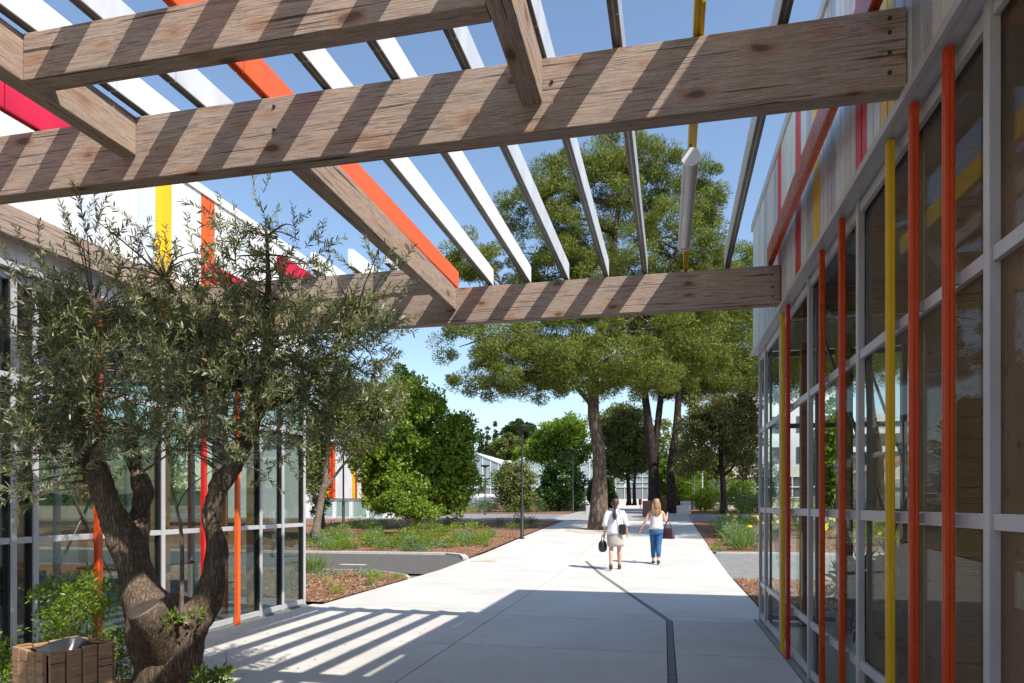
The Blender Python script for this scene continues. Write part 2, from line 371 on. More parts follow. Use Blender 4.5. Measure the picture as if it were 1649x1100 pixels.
# slabs of the path, joints left open between them
jx = [-5.2, -2.28, 1.42]
def slab(x0, x1, y0, y1, par, x0b=None, x1b=None):
    g = .007
    x0b = x0 if x0b is None else x0b; x1b = x1 if x1b is None else x1b
    z0, z1 = hz(y0 + g), hz(y1 - g)
    mb = MB().hexa([(x0+g,y0+g,z0-.12),(x1-g,y0+g,z0-.12),(x1b-g,y1-g,z1-.12),(x0b+g,y1-g,z1-.12)],
                   [(x0+g,y0+g,z0),(x1-g,y0+g,z0),(x1b-g,y1-g,z1),(x0b+g,y1-g,z1)])
    o = mb.build('slab', M['concrete'], par); return o
court = strip('paved_court', -5.36, 1.2, st(-6, 9.75), -.03, M['joint'])
def drain_x(y):
    P = [(-6, .08), (9.35, .08), (12.8, -.76), (18.0, -2.0), (24.7, -2.2), (36.5, -2.2)]
    for (a, xa), (b, xb) in zip(P, P[1:]):
        if y <= b: return xa + (xb - xa) * (y - a) / (b - a)
ysl = [-6, -3.2, -.5, 2.1, 4.7, 7.3, 9.75]
for a, b in zip(ysl, ysl[1:]):
    slab(-5.36, -2.28, a, b, court)
    if b <= 9.36: slab(-2.28, .044, a, b, court); slab(.116, 1.2, a, b, court)
    else:
        slab(-2.28, .044, a, 9.35, court); slab(.116, 1.2, a, 9.35, court)
        xb = drain_x(b); slab(-2.28, .044, 9.35, b, court, None, xb - .036); slab(.116, 1.2, 9.35, b, court, xb + .036, None)
ys2 = [9.75, 12.8, 15.5, 18, 20, 23, 26, 29.5, 33, 36.5]
for a, b in zip(ys2, ys2[1:]):
    xa, xb = drain_x(a), drain_x(b)
    if b <= 18:
        slab(-5.2, -2.28, a, b, base); slab(-2.28, xa - .036, a, b, base, None, xb - .036); slab(xa + .036, 1.42, a, b, base, xb + .036, None)
    else: slab(-5.2, -2.28, a, b, base); slab(-2.28, 1.42, a, b, base)
dr = MB()
yy = list(np.arange(-6, 9.35, .18)) 
pv = MB().box(-.033, .033, -.085, .085, -.1, -.004).mesh('paver', M['drain'])
drain = thing('drain_strip', 'narrow strip of dark pavers', 'drain'); del drain['label']; del drain['category']; drain['kind'] = 'structure'
y = 2.0
while y < 17.9:
    xa = drain_x(y); sl = (drain_x(y + .1) - xa) / .1
    o = link('paver', pv, None, drain, (xa, y, hz(y) + .003)); o.rotation_euler = (math.atan2(hz(y+.1)-hz(y), .1), 0, -math.atan(sl)); y += .18
cp = strip('cross_path', -40, 16, st(36.5, 45.5), -.004, M['asphalt2'])
strip('path', -6.2, 1.5, st(36.5, 62), .004, M['paving_shaded'])
# left: road, kerbs, beds
strip('road', -60, -5.2, st(14.6, 19.1), -.012, M['asphalt'])
strip('side_road', 1.42, 40, st(15.0, 20.6), -.010, M['asphalt2'])
def kerb(name, pts, wdt=.14, h=.1, par=None):
    par = thing(name, 'x', 'x'); del par['label']; del par['category']; par['kind'] = 'structure'
    acc = []
    for (xa, ya), (xb, yb) in zip(pts, pts[1:]):
        L = math.hypot(xb-xa, yb-ya); k = max(1, round(L / 1.0))
        for i in range(k):
            a = Vector((xa, ya, 0)).lerp(Vector((xb, yb, 0)), i / k); b = Vector((xa, ya, 0)).lerp(Vector((xb, yb, 0)), (i + 1) / k)
            d = (b - a).normalized(); nrm = Vector((-d.y, d.x, 0)) * wdt / 2; a2 = a + d * .004; b2 = b - d * .004
            ps = [a2 - nrm, b2 - nrm, b2 + nrm, a2 + nrm]
            MB().hexa([(p.x, p.y, hz(p.y) - .1) for p in ps], [(p.x, p.y, hz(p.y) + h) for p in ps]).build('kerb_stone', M['kerb'], par)
    return par
kerb('kerb', [(-26, 18.7), (-12, 18.95), (-8, 19.1), (-6.2, 19.15), (-5.6, 18.75), (-5.27, 17.95)], .16, .05)
kerb('kerb', [(-20, 14.75), (-7.4, 14.95), (-6.3, 14.75), (-5.5, 14.1), (-5.24, 13.6)], .07, .02)
kerb('kerb', [(1.5, 20.7), (6, 20.9), (16, 21.2)], .1, .03)
def poly_sheet(name, pts, dz, mat, nsub=1, kind='structure'):
    """polygon draped over the terrain: cut at the terrain's breaks"""
    bm = bmesh.new(); vs = [bm.verts.new((x, y, 0)) for x, y in pts]; bm.faces.new(vs)
    for yb in BR + list(np.arange(10, 60, 2)):
        bmesh.ops.bisect_plane(bm, geom=bm.verts[:] + bm.edges[:] + bm.faces[:], plane_co=(0, yb, 0), plane_no=(0, 1, 0))
    for v in bm.verts: v.co.z = hz(v.co.y) + dz
    me = bpy.data.meshes.new(name); bm.to_mesh(me); bm.free(); me.materials.append(mat)
    o = link(name, me); o['kind'] = kind
    return o
bedA = [(-22, 9.9), (-5.22, 9.9), (-5.22, 13.5), (-5.5, 14.05), (-6.3, 14.7), (-7.4, 14.9), (-22, 14.7)]
bedB = [(-60, 18.8), (-8, 19.2), (-6.3, 19.25), (-5.7, 18.85), (-5.3, 18.1), (-5.22, 36.4), (-60, 36.4)]
bedC = [(1.43, 20.75), (16, 21.2), (16, 36.4), (1.43, 36.4)]
bedD = [(1.43, 9.8), (14, 9.8), (14, 14.95), (1.43, 14.95)]
bedE = [(-40, 45.6), (-6.3, 45.6), (-6.3, 60), (-40, 60)]
bedF = [(1.6, 45.6), (24, 45.6), (24, 60), (1.6, 60)]
for nme, p in (('mulch_bed', bedA), ('mulch_bed', bedB), ('mulch_bed', bedC), ('mulch_bed', bedD), ('mulch_bed', bedE), ('mulch_bed', bedF)):
    poly_sheet(nme, p, .012, M['mulch'])
def inside(p, poly):
    x, y = p; c = False; j = len(poly) - 1
    for i in range(len(poly)):
        (xi, yi), (xj, yj) = poly[i], poly[j]
        if (yi > y) != (yj > y) and x < (xj - xi) * (y - yi) / (yj - yi) + xi: c = not c
        j = i
    return c
def scatter(n, poly, box):
    out_ = []
    while len(out_) < n:
        p = (random.uniform(box[0], box[1]), random.uniform(box[2], box[3]))
        if inside(p, poly): out_.append((p[0], p[1], hz(p[1]) + .015))
    return np.array(out_)
for poly, box, n in ((bedA, (-12, -5.2, 9.9, 15), 14000), (bedB, (-15, -5.2, 18, 27), 12000), (bedC, (1.4, 6, 20.7, 30), 5000), (bedD, (1.43, 6, 9.8, 15), 8000)):
    c = scatter(n, poly, box); d = rng.normal(size=(n, 3)); d[:, 2] *= .35
    o = link('bark_chips', np_mesh('bark_chips', leaves(c, d, rng.uniform(.03, .085, n), rng.uniform(.012, .03, n), .3), 4, M['chip'])); tag(o, None, None, None, 'stuff')
poly_sheet('grit_patch', [(-2.74 + 1.35 * math.cos(a * .3927) * (1 + .1 * math.sin(a * 3)), 29.3 + 2.0 * math.sin(a * .3927)) for a in range(16)], .008, M['sand'])
poly_sheet('planting_bed', [(-4.6, 2.4), (-2.2, 2.4), (-2.2, 4.3), (-2.7, 4.9), (-4.6, 5.1)], .03, M['mulch'])
tag(MB().box(-8.15, -7.45, 16.2, 16.75, -.1, .012).build('manhole_cover', M['kerb']), 'pale square manhole cover set in the dark asphalt road', 'manhole cover')
tag(MB().box(-4.95, -4.3, 17.3, 17.9, -.1, .07).build('drain_cover', M['sand']), 'tan rectangular drain cover in the concrete path by the kerb tip', 'drain cover')

# ------------------------------------------------------------------ buildings
def box_part(name, b, mat, par, bevel=0, label=None):
    o = MB().box(*b).build(name, mat, par, bevel=bevel)
    if label: o['label'] = label
    return o
RF, RT = 3.57, 5.23        # bottom and top of the cladding
hall = thing('glazed_hall', 'tall glazed hall on the right with striped cladding and coloured vertical bars', 'building')
# cladding panels
panel_mats = {'w': M['pale'], 'g': M['greysl'], 'r': M['red'], 'y': M['yellow'], 'p': None, 'o': M['orange']}
M['polyc'] = noisy('ribbed_pale_panel', (.60, .65, .63), (.70, .74, .72), 1.2, .25, .02, .002, 30)
M['polyb'] = noisy('beige_grey_panel', (.56, .53, .50), (.64, .61, .58), 1.2, .3, .02, .002, 30)
panel_mats['p'] = M['polyc']; panel_mats['b'] = M['polyb']
def cladding(par, xf, sgn, y0, y1, z0, z1, colours, default, wpan=.25):
    """vertical ribbed panels facing sgn*X at plane xf"""
    y = y1; i = 0
    while y > y0 + .01:
        ya = max(y - wpan, y0); c = default[i % len(default)]
        for (a, b, cc) in colours:
            if a <= (y + ya) / 2 <= b: c = cc
        d = .0012 * ((i * 7) % 3)
        mb = MB(); g = .003
        xa, xb = xf + sgn * (.0 - d), xf - sgn * .05
        lo, hi = min(xa, xb), max(xa, xb)
        mb.box(lo, hi, ya + g, y - g, z0, z1)
        for k in (.5,):     # rib
            yc = ya + (y - ya) * k
            a_, b_ = xf - sgn * d, xf + sgn * (.004 - d)
            mb.box(min(a_, b_), max(a_, b_), yc - .006, yc + .006, z0 + .002, z1 - .002)
        o = mb.build('cladding_panel', panel_mats[c], par)
        if c == 'r': o['label'] = 'red cladding panel'
        if c == 'y': o['label'] = 'yellow cladding panel'
        if c == 'o': o['label'] = 'orange cladding panel'
        y = ya; i += 1
YE = 9.66
cladding(hall, 1.18, -1, -3, YE, RF + .03, RT, [(7.45, 7.72, 'r'), (6.45, 6.7, 'r'), (5.6, 5.85, 'y'), (4.4, 4.65, 'r'), (3.92, 4.15, 'y')], 'ppbpgbbgpb')
box_part('cladding_return', (1.235, 7.0, YE - .03, YE + .02, RF + .03, RT), M['polyc'], hall)
box_part('roof', (1.16, 7.1, -3, YE + .05, RT + .003, RT + .10), M['alu'], hall)
box_part('fascia_edge', (1.155, 1.185, -3, YE + .03, RF - .02, RF + .028), M['alu'], hall)
box_part('soffit', (1.187, 1.33, -3, YE, RF - .012, RF + .004), M['alu'], hall)
box_part('ceiling', (1.335, 7.0, -3, YE - .1, 3.95, 4.0), M['ceil'], hall)
box_part('rear_wall', (6.9, 7.0, -3, YE - .05, 0, 3.9), M['plaster_g'], hall)
box_part('front_wall', (1.4, 6.88, -3, -2.9, 0, 3.9), M['plaster_g'], hall)
box_part('floor', (1.2, 6.88, -3, YE, -.04, .012), M['floor'], hall)
for k in range(4): box_part('ceiling_beam', (1.36, 6.85, .8 + k * 2.4, .92 + k * 2.4, 3.6, 3.94), M['brownwood'], hall)
def frame_prof(par, name, b, mat=None, groove=True):
    x0, x1, y0, y1, z0, z1 = b; mb = MB().box(*b)
    return mb.build(name, mat or M['alu'], par, bevel=.003)
mull = [-1.75, -.15, 1.45, 3.05, 4.90, 6.47, 7.98, 9.12, YE - .03]
for y in mull:
    frame_prof(hall, 'mullion', (1.25, 1.292, y - .026, y + .026, .0, RF - .015))
    if y > 4: box_part('inner_frame', (1.314, 1.338, y - .022, y + .022, .013, RF - .02), M['alu_dark'], hall)
trz = [(.03, .10), (.47, .53), (1.45, 1.515), (2.505, 2.565), (3.47, 3.54)]
for y0, y1 in zip(mull, mull[1:]):
    for z0, z1 in trz: frame_prof(hall, 'transom', (1.262, 1.29, y0 + .028, y1 - .028, z0, z1))
    for (za, zb) in zip([t[1] for t in trz], [t[0] for t in trz][1:]):
        box_part('window_pane', (1.294, 1.299, y0 - .02, y1 + .02, za - .01, zb + .01), M['glass'], hall)
for y, c, nm in ((7.56, 'yellow', 'yellow'), (7.25, 'red', 'dark red'), (5.76, 'orange2', 'orange'), (5.147, 'orange2', 'orange'), (4.11, 'yellow', 'yellow'),
                 (3.75, 'orange2', 'orange'), (3.327, 'orange2', 'orange'), (.6, 'red', 'red'), (-.9, 'yellow', 'yellow')):
    mb = MB().box(1.20, 1.237, y - .02, y + .02, 0.0, RF - .022)
    mb.box(1.197, 1.1995, y - .016, y - .005, .01, RF - .03).box(1.197, 1.1995, y + .005, y + .016, .01, RF - .03)
    mb.box(1.205, 1.216, y - .0225, y - .0205, .01, RF - .03).box(1.222, 1.233, y - .0225, y - .0205, .01, RF - .03)
    f = mb.build('vertical_bar', M[c], hall, bevel=.002); f['label'] = nm + ' vertical bar'
    for z in (.5, 1.483, 2.535):
        box_part('bracket', (1.238, 1.262, y - .012, y + .012, z - .025, z + .025), M['galv'], f)
# end wall frames at the far side, seen through the glass
em = [1.25 + .06, 1.56, 1.98, 2.36, 3.0, 3.75, 4.6, 5.5, 6.9]
for i, x in enumerate(em[1:], 1):
    box_part('end_mullion', (x - .03, x + .03, YE - .12, YE - .02, 0, RF + .02), M['alu_dark'], hall)
for x0, x1 in zip(em, em[1:]):
    for z0, z1 in ((.03, .09), (1.44, 1.50), (2.56, 2.62), (3.5, 3.57)):
        box_part('end_transom', (x0 + .032, x1 - .032, YE - .10, YE - .04, z0, z1), M['alu_dark'], hall)
    for za, zb in ((.09, 1.44), (1.5, 2.56), (2.62, 3.5)):
        box_part('end_pane', (x0 + .032, x1 - .032, YE - .075, YE - .07, za, zb), M['glass'], hall)
for x, y in ((1.78, 9.3), (2.12, 8.9), (3.9, 9.2)):
    box_part('wood_column', (x - .07, x + .07, y - .07, y + .07, .013, 3.6), M['brownwood'], hall)
# steel column with bolts, and crossed brace rods
mb = MB().box(1.345, 1.44, 4.12, 4.14, .013, 3.9).box(1.345, 1.44, 3.98, 4.00, .013, 3.9).box(1.385, 1.397, 4.002, 4.118, .013, 3.9)
sc = mb.build('steel_column', M['galv'], hall)
for k in range(9): 
    z = .35 + k * .4
    MB().tube([(1.365, 3.985, z), (1.365, 3.972, z)], .010, 6).build('bolt', M['alu_dark'], sc)
for (xa, ya, za), (xb, yb, zb) in (((2.0, 7.9, .1), (3.1, 7.9, 3.5)), ((3.1, 7.95, .1), (2.0, 7.95, 3.5)), ((1.5, 7.3, 3.4), (2.45, 7.3, .4))):
    MB().tube([(xa, ya, za), (xb, yb, zb)], .016, 8).build('brace_rod', M['alu_dark'], hall, smooth=True)
MB().tube([(2.55, 7.9, 1.8), (2.55, 7.97, 1.8)], .06, 12).build('brace_joint', M['alu_dark'], hall)
# timber wall behind the screen and the fine wire mesh
for k in range(20):
    y1 = 4.36 - k * .36
    box_part('wall_board', (1.72, 1.78, y1 - .355, y1, .013, 3.55), M['brownwood'], hall)
box_part('corner_post', (1.60, 1.718, 4.26, 4.38, .013, 3.6), M['column'], hall)
mb = MB(); ya, yb, za, zb = .2, 4.86, .11, 3.46
y = ya
while y < yb: mb.box(1.312, 1.3127, y - .0005, y + .0005, za, zb); y += .0125
z = za
while z < zb: mb.box(1.3128, 1.3135, ya, yb, z - .0006, z + .0006); z += .0125
M['wire'] = noisy('brown_wire', (.30, .17, .10), (.38, .23, .14), 5, .5, 0)
mb.build('wire_mesh', M['wire'], hall)['kind'] = 'stuff'

# left building ----------------------------------------------------------------
LX = -5.42
cafe = thing('glazed_pavilion', 'white clad glazed pavilion on the left behind the olive tree', 'building')
cladding(cafe, LX + .03, 1, -3, YE, RF + .03, 5.27, [(6.39, 6.63, 'y'), (7.13, 7.38, 'o'), (6.1, 6.38, 'w'), (3.0, 3.3, 'r')], 'qqqqqqwqqq' .replace('q', 'W'), .25) if False else None
panel_mats['W'] = M['white']
cladding(cafe, LX + .03, 1, -3, YE, RF + .03, 5.27, [(6.36, 6.63, 'y'), (7.10, 7.38, 'o'), (6.1, 6.36, 'w'), (8.4, 8.6, 'w')], 'WWWWWWwWWW', .25)
box_part('cladding_return', (-12, LX - .025, YE - .03, YE + .02, RF + .03, 5.27), M['white'], cafe)
box_part('roof', (-12, LX + .05, -3, YE + .05, 5.273, 5.37), M['white'], cafe)
box_part('fascia_edge', (LX + .025, LX + .06, -3, YE + .03, RF - .02, RF + .028), M['alu'], cafe)
box_part('soffit', (LX - .12, LX + .023, -3, YE, RF - .012, RF + .004), M['alu'], cafe)
box_part('ceiling', (-11.9, LX - .13, -3, YE - .1, 3.75, 3.8), M['ceilw'], cafe)
box_part('rear_wall', (-12, -11.9, -3, 3.2, 0, 3.7), M['mint'], cafe)
box_part('rear_wall', (-12, -11.9, 3.2, YE - .05, 0, .5), M['mint'], cafe)
for k in range(6):
    ya_ = 3.2 + k * 1.07
    box_part('rear_mullion', (-12, -11.9, ya_, ya_ + .07, .501, 3.7), M['alu'], cafe)
    box_part('rear_pane', (-11.955, -11.948, ya_ + .072, ya_ + 1.068, .501, 3.7), M['glassl'], cafe)
for k, (ya_, yb_) in enumerate(((4.0, 4.9), (6.1, 6.6), (7.8, 8.3))): box_part('inner_wall', (-9.6, -9.5, ya_, yb_, .013, 3.74), M['mint'], cafe)
box_part('front_wall', (-11.8, LX - .2, -3, -2.9, 0, 3.7), M['plaster_w'], cafe)
box_part('partition', (-11.8, -8.2, 3.3, 3.4, .013, 3.7), M['mint'], cafe)
box_part('floor', (-11.9, LX + .02, -3, YE, -.04, .012), M['floor'], cafe)
lm = [-2, -.3, 1.4, 3.1, 4.78, 4.99, 6.57, 8.46, 9.02, YE - .03]
for y in lm: frame_prof(cafe, 'mullion', (LX - .048, LX, y - .026, y + .026, 0, RF - .015), M['alu'])
for y in lm[4:]: box_part('inner_frame', (LX - .10, LX - .07, y - .022, y + .022, .013, RF - .02), M['alu_dark'], cafe)
ltz = [(.02, .09), (1.215, 1.27), (2.62, 2.68), (3.47, 3.54)]
for y0, y1 in zip(lm, lm[1:]):
    for z0, z1 in ltz: frame_prof(cafe, 'transom', (LX - .046, LX - .012, y0 + .028, y1 - .028, z0, z1))
    for (za, zb) in zip([t[1] for t in ltz], [t[0] for t in ltz][1:]):
        box_part('window_pane', (LX - .056, LX - .050, y0 - .02, y1 + .02, za - .01, zb + .01), M['glassl'], cafe)
    box_part('gasket', (LX - .049, LX - .014, y1 - .045, y1 - .0275, .09, 3.47), M['black'], cafe)
for y, c, nm in ((5.63, 'orange2', 'orange'), (7.20, 'red', 'red'), (7.86, 'orange', 'orange'), (3.9, 'yellow', 'yellow')):
    f = MB().box(LX + .012, LX + .062, y - .03, y + .03, 0, RF - .022).build('vertical_bar', M[c], cafe, bevel=.002); f['label'] = nm + ' vertical bar'
em = [LX - .06, -6.2, -7.4, -8.6, -10.0, -11.9]
for x in em[1:-1]: box_part('end_mullion', (x - .03, x + .03, YE - .12, YE - .02, 0, RF + .02), M['alu'], cafe)
for x1, x0 in zip(em, em[1:]):
    for z0, z1 in ((.03, .09), (1.215, 1.27), (3.5, 3.57)): box_part('end_transom', (x0 + .032, x1 - .032, YE - .10, YE - .04, z0, z1), M['alu'], cafe)
    for za, zb in ((.09, 1.215), (1.27, 3.5)): box_part('end_pane', (x0 + .032, x1 - .032, YE - .075, YE - .07, za, zb), M['glassl'], cafe)
for x, y in ((-5.85, 7.02), (-5.85, 8.95), (-5.85, 5.2), (-6.6, 9.2)):
    box_part('wood_column', (x - .08, x + .08, y - .08, y + .08, .013, 3.74), M['column'], cafe)
for (a, b) in (((-5.75, 5.1, .2), (-5.75, 6.5, 2.6)), ((-5.72, 6.5, .2), (-5.72, 5.1, 2.6))):
    MB().tube([a, b], .013, 8).build('brace_rod', M['galv'], cafe, smooth=True)
# furniture inside
def table(x, y, rz, lab):
    t = thing('table', lab, 'table', (x, y, .012), rz)
    MB().box(-.7, .7, -.4, .4, .71, .74).build('table_top', M['tabletop'], t, bevel=.004)
    for sx in (-.6, .6):
        for sy in (-.32, .32): MB().tube([(sx, sy, 0), (sx, sy, .71)], .025, 8).build('leg', M['teal'], t)
table(-6.6, 5.9, 1.4, 'dark topped table with teal legs inside the pavilion near the orange bar')
table(-6.9, 8.0, 1.5, 'dark topped table with teal legs inside the pavilion near its far corner')
def chair(x, y, rz, lab):
    t = thing('chair', lab, 'chair', (x, y, .012), rz, 'chairs inside the pavilion')
    MB().box(-.2, .2, -.2, .2, .43, .46).build('seat', M['navy'], t, bevel=.01)
    MB().hexa([(-.2, .19, .5), (.2, .19, .5), (.2, .22, .5), (-.2, .22, .5)], [(-.2, .25, .86), (.2, .25, .86), (.2, .28, .86), (-.2, .28, .86)]).build('backrest', M['navy'], t, bevel=.01)
    for sx in (-.18, .18):
        MB().tube([(sx, -.18, 0), (sx, -.18, .43)], .012, 6).build('leg', M['galv'], t)
        MB().tube([(sx, .18, 0), (sx, .2, .5)], .012, 6).build('leg', M['galv'], t)
chair(-6.1, 5.6, 1.2, 'navy chair inside the pavilion nearest the orange bar'); chair(-7.3, 6.2, -1.5, 'navy chair on the far side of the near table in the pavilion')
chair(-6.3, 7.6, 1.6, 'navy chair inside the pavilion behind the right olive limb'); chair(-7.6, 8.2, -1.4, 'navy chair on the far side of the far table in the pavilion')

# ------------------------------------------------------------------ pergola
BZ0, BZ1, SZ0 = 3.62, 4.02, 3.77
perg = thing('pergola', 'weathered timber pergola with coloured metal slats spanning between both buildings', 'pergola')
def beam(name, a, b, zlo, zhi, wdt=.115):
    a = Vector((*a, 0)); b = Vector((*b, 0)); L = (b - a).length; h = zhi - zlo
    o = MB().box(-L/2, L/2, -wdt/2, wdt/2, -h/2, h/2).build(name, M['beam'], perg, ((a.x+b.x)/2, (a.y+b.y)/2, (zlo+zhi)/2), bevel=.006)
    o.rotation_euler = (0, 0, math.atan2(b.y - a.y, b.x - a.x)); return o
PX0, PX1 = LX + .06, 1.178
pri = []
for y in (-.05, 3.78, 7.51): pri.append(beam('main_beam', (PX0, y), (PX1, y), BZ0, BZ1))
L1X, L2X, L3X = -3.33, -.71, -2.36
beam('cross_beam', (L1X, .01), (L1X, 3.72), SZ0, BZ1 - .003)
beam('cross_beam', (L2X, .01), (L2X, 3.72), SZ0, BZ1 - .003)
beam('cross_beam', (L3X, 3.84), (L3X, 7.45), SZ0, BZ1 - .003)
beam('cross_beam', (PX0 + .06, -3), (PX0 + .06, -.11), SZ0, BZ1 - .003)
beam('cross_beam', (PX0 + .06, .01), (PX0 + .06, 3.72), SZ0, BZ1 - .003)
beam('cross_beam', (PX0 + .06, 3.84), (PX0 + .06, 7.45), SZ0, BZ1 - .003)
beam('trimmer_beam', (L1X + .06, 2.99), (L2X - .06, 2.99), SZ0, BZ1 - .003)
beam('trimmer_beam', (PX0 + .12, 6.8), (L3X - .06, 6.8), SZ0, BZ1 - .003)
# bolt heads
for (x, y, zz) in ((1.10, 3.72, (3.70, 3.80, 3.9, 3.97)), (1.10, 7.45, (3.70, 3.80, 3.92)), (-2.30, 3.72, (3.82, 3.96)), (-.60, 3.72, (3.88,))):
    for z in zz: MB().tube([(x, y - .004, z), (x, y + .02, z)], .010, 8).build('bolt', M['black'], perg)
slats = [(-5.0, 'crimson'), (-4.55, 'white'), (-4.10, 'crimson'), (-3.70, 'white'), (-3.27, 'white'), (-2.86, 'pale'), (-2.41, 'orange'), (-1.997, 'white'), (-1.56, 'white'),
         (-1.128, 'pale'), (-.689, 'pale'), (-.271, 'greysl'), (.157, 'yellow'), (.58, 'greysl'), (1.01, 'orange2')]
slat_z0, slat_h, slat_w = 4.05, .185, .055
smesh = {}
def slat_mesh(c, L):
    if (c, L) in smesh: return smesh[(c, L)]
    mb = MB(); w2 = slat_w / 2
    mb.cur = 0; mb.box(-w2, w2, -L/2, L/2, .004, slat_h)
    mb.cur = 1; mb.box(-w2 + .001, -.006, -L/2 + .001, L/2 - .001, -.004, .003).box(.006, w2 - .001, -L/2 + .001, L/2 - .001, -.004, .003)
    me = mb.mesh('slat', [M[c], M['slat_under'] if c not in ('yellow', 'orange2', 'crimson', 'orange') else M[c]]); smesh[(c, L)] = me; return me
for x, c in slats:
    for (ya, yb) in ((-3.0, .48), (.49, 3.50), (3.51, 7.56 if x > -2.5 else 4.3)) + (((6.62, 7.56),) if x < -2.5 else ()):
        L = round(yb - ya, 3)
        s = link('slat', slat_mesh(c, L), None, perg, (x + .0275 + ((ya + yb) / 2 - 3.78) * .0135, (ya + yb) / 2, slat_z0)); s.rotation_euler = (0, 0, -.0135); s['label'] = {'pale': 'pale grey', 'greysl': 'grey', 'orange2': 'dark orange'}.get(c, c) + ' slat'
        for yb_ in (-.05, 3.42 if False else 3.78, 7.51):
            if ya < yb_ < yb:
                MB().box(-.014, .014, -.03, .03, BZ1 + .0005 - slat_z0, -.0045).box(-.035, .035, -.035, .035, BZ1 + .0002 - slat_z0, BZ1 + .006 - slat_z0)\
                    .build('bracket', M['alu_dark'], s, (0, yb_ - (ya + yb) / 2, 0))
lt = thing('tube_light', 'long cylindrical lamp hung under the yellow slat of the pergola', 'light', (.185, 5.6, 3.92))
MB().tube([(0, -.78, 0), (0, .78, 0)], .055, 20).build('housing', M['greysl'], lt, smooth=False)
MB().tube([(0, -.80, 0), (0, -.782, 0)], .064, 20).build('end_cap', M['white'], lt)
MB().tube([(0, .782, 0), (0, .80, 0)], .064, 20).build('end_cap', M['white'], lt)
for y in (-.72, .72): MB().tube([(0, y, .05), (0, y, .126)], .008, 6).build('hanger', M['alu_dark'], lt)

# ------------------------------------------------------------------ vegetation
def crown_points(lobes, n, shell=.55, up=.0):
    """n random points in ellipsoid lobes [(center, (rx,ry,rz))], biased outward; returns points and outward dirs"""
    vol = np.array([l[1][0] * l[1][1] * l[1][2] for l in lobes]) ** .8; pick = rng.choice(len(lobes), n, p=vol / vol.sum())
    c = np.array([tuple(l[0]) for l in lobes])[pick]; r_ = np.array([l[1] for l in lobes])[pick]
    d = unit(rng.normal(size=(n, 3))); rad = (shell + (1 - shell) * rng.random((n, 1))) 
    rad = np.where(rng.random((n, 1)) < .22, rng.random((n, 1)) ** .5, rad)
    wob = 1 + .22 * np.sin(d[:, :1] * 7 + pick[:, None] * 2.1) * np.cos(d[:, 2:] * 6 + pick[:, None])
    return c + d * r_ * rad * wob, d
def crown(lobes, nclump, nleaf, csize, L, W, mat, name='crown', parent=None, up=.3, fold=.25, shell=.55, flat=.8, dirmix=1.0):
    cc, cd = crown_points(lobes, nclump, shell)
    cs = csize * rng.uniform(.5, 1.35, nclump)
    idx = np.repeat(np.arange(nclump), nleaf)
    off = rng.normal(size=(len(idx), 3)); off = unit(off) * (rng.random((len(idx), 1)) ** .3); off[:, 2] *= flat
    p = cc[idx] + off * cs[idx, None]
    n = len(p); hn = unit(off) * 1.0 + cd[idx] * .5 + np.array([0, 0, .25])
    d = unit(off + .45 * cd[idx]) * dirmix + rng.normal(size=p.shape) * .8 + np.array([0, 0, up])
    v = leaves(p, d, L * rng.uniform(.6, 1.3, n), W * rng.uniform(.7, 1.2, n), fold, hn)
    return link(name, np_mesh(name, v, 4, mat), None, parent)
def branch_set(mb, starts, targets, r0, seg=5, n=6, sag=.0):
    for s, t in zip(starts, targets):
        s = Vector(s); t = Vector(t); pts = []; L = (t - s).length
        for i in range(seg + 1):
            k = i / seg; p = s.lerp(t, k); p += Vector((random.gauss(0, 1), random.gauss(0, 1), random.gauss(0, 1))) * L * .035 * math.sin(math.pi * k)
            p.z += L * .12 * math.sin(math.pi * k) - sag * k * k * L
            pts.append(p)
        mb.tube(pts, [r0 * (1 - .8 * i / seg) + .004 for i in range(seg + 1)], n)
def trunk_mesh(mb, pts, rads, n=18, rough=.08):
    base = len(mb.v); mb.tube(pts, rads, n)
    for i in range(base, len(mb.v)):
        v = Vector(mb.v[i]); k = noise.noise(v * 2.3) ; c = noise.noise(v * 7)
        ri = rads[min((i - base) // n, len(rads) - 1)]
        mb.v[i] = tuple(v + Vector((noise.noise(v * 3 + Vector((9, 0, 0))), noise.noise(v * 3 + Vector((0, 9, 0))), 0)) * ri * rough * 2 + Vector((k, c, 0)) * ri * rough)
def smooth_path(pts, n):
    P = [Vector(p) for p in pts]; out_ = []
    m = len(P) - 1
    for i in range(n + 1):
        u = i / n * m; k = min(int(u), m - 1); t = u - k
        p0, p1, p2, p3 = P[max(k-1, 0)], P[k], P[k+1], P[min(k+2, m)]
        out_.append(.5 * ((2*p1) + (-p0+p2)*t + (2*p0-5*p1+4*p2-p3)*t*t + (-p0+3*p1-3*p2+p3)*t**3))
    return out_
def lobes_px(lst, d, depth=.8, dd=0):
    s_ = FPX / d
    out_ = []
    for q in lst:
        x, y, rx, ry = q[:4]; o = q[4] if len(q) > 4 else 0
        out_.append((at(x, y, d + o), (rx / s_, rx / s_ * depth, ry / s_)))
    return out_
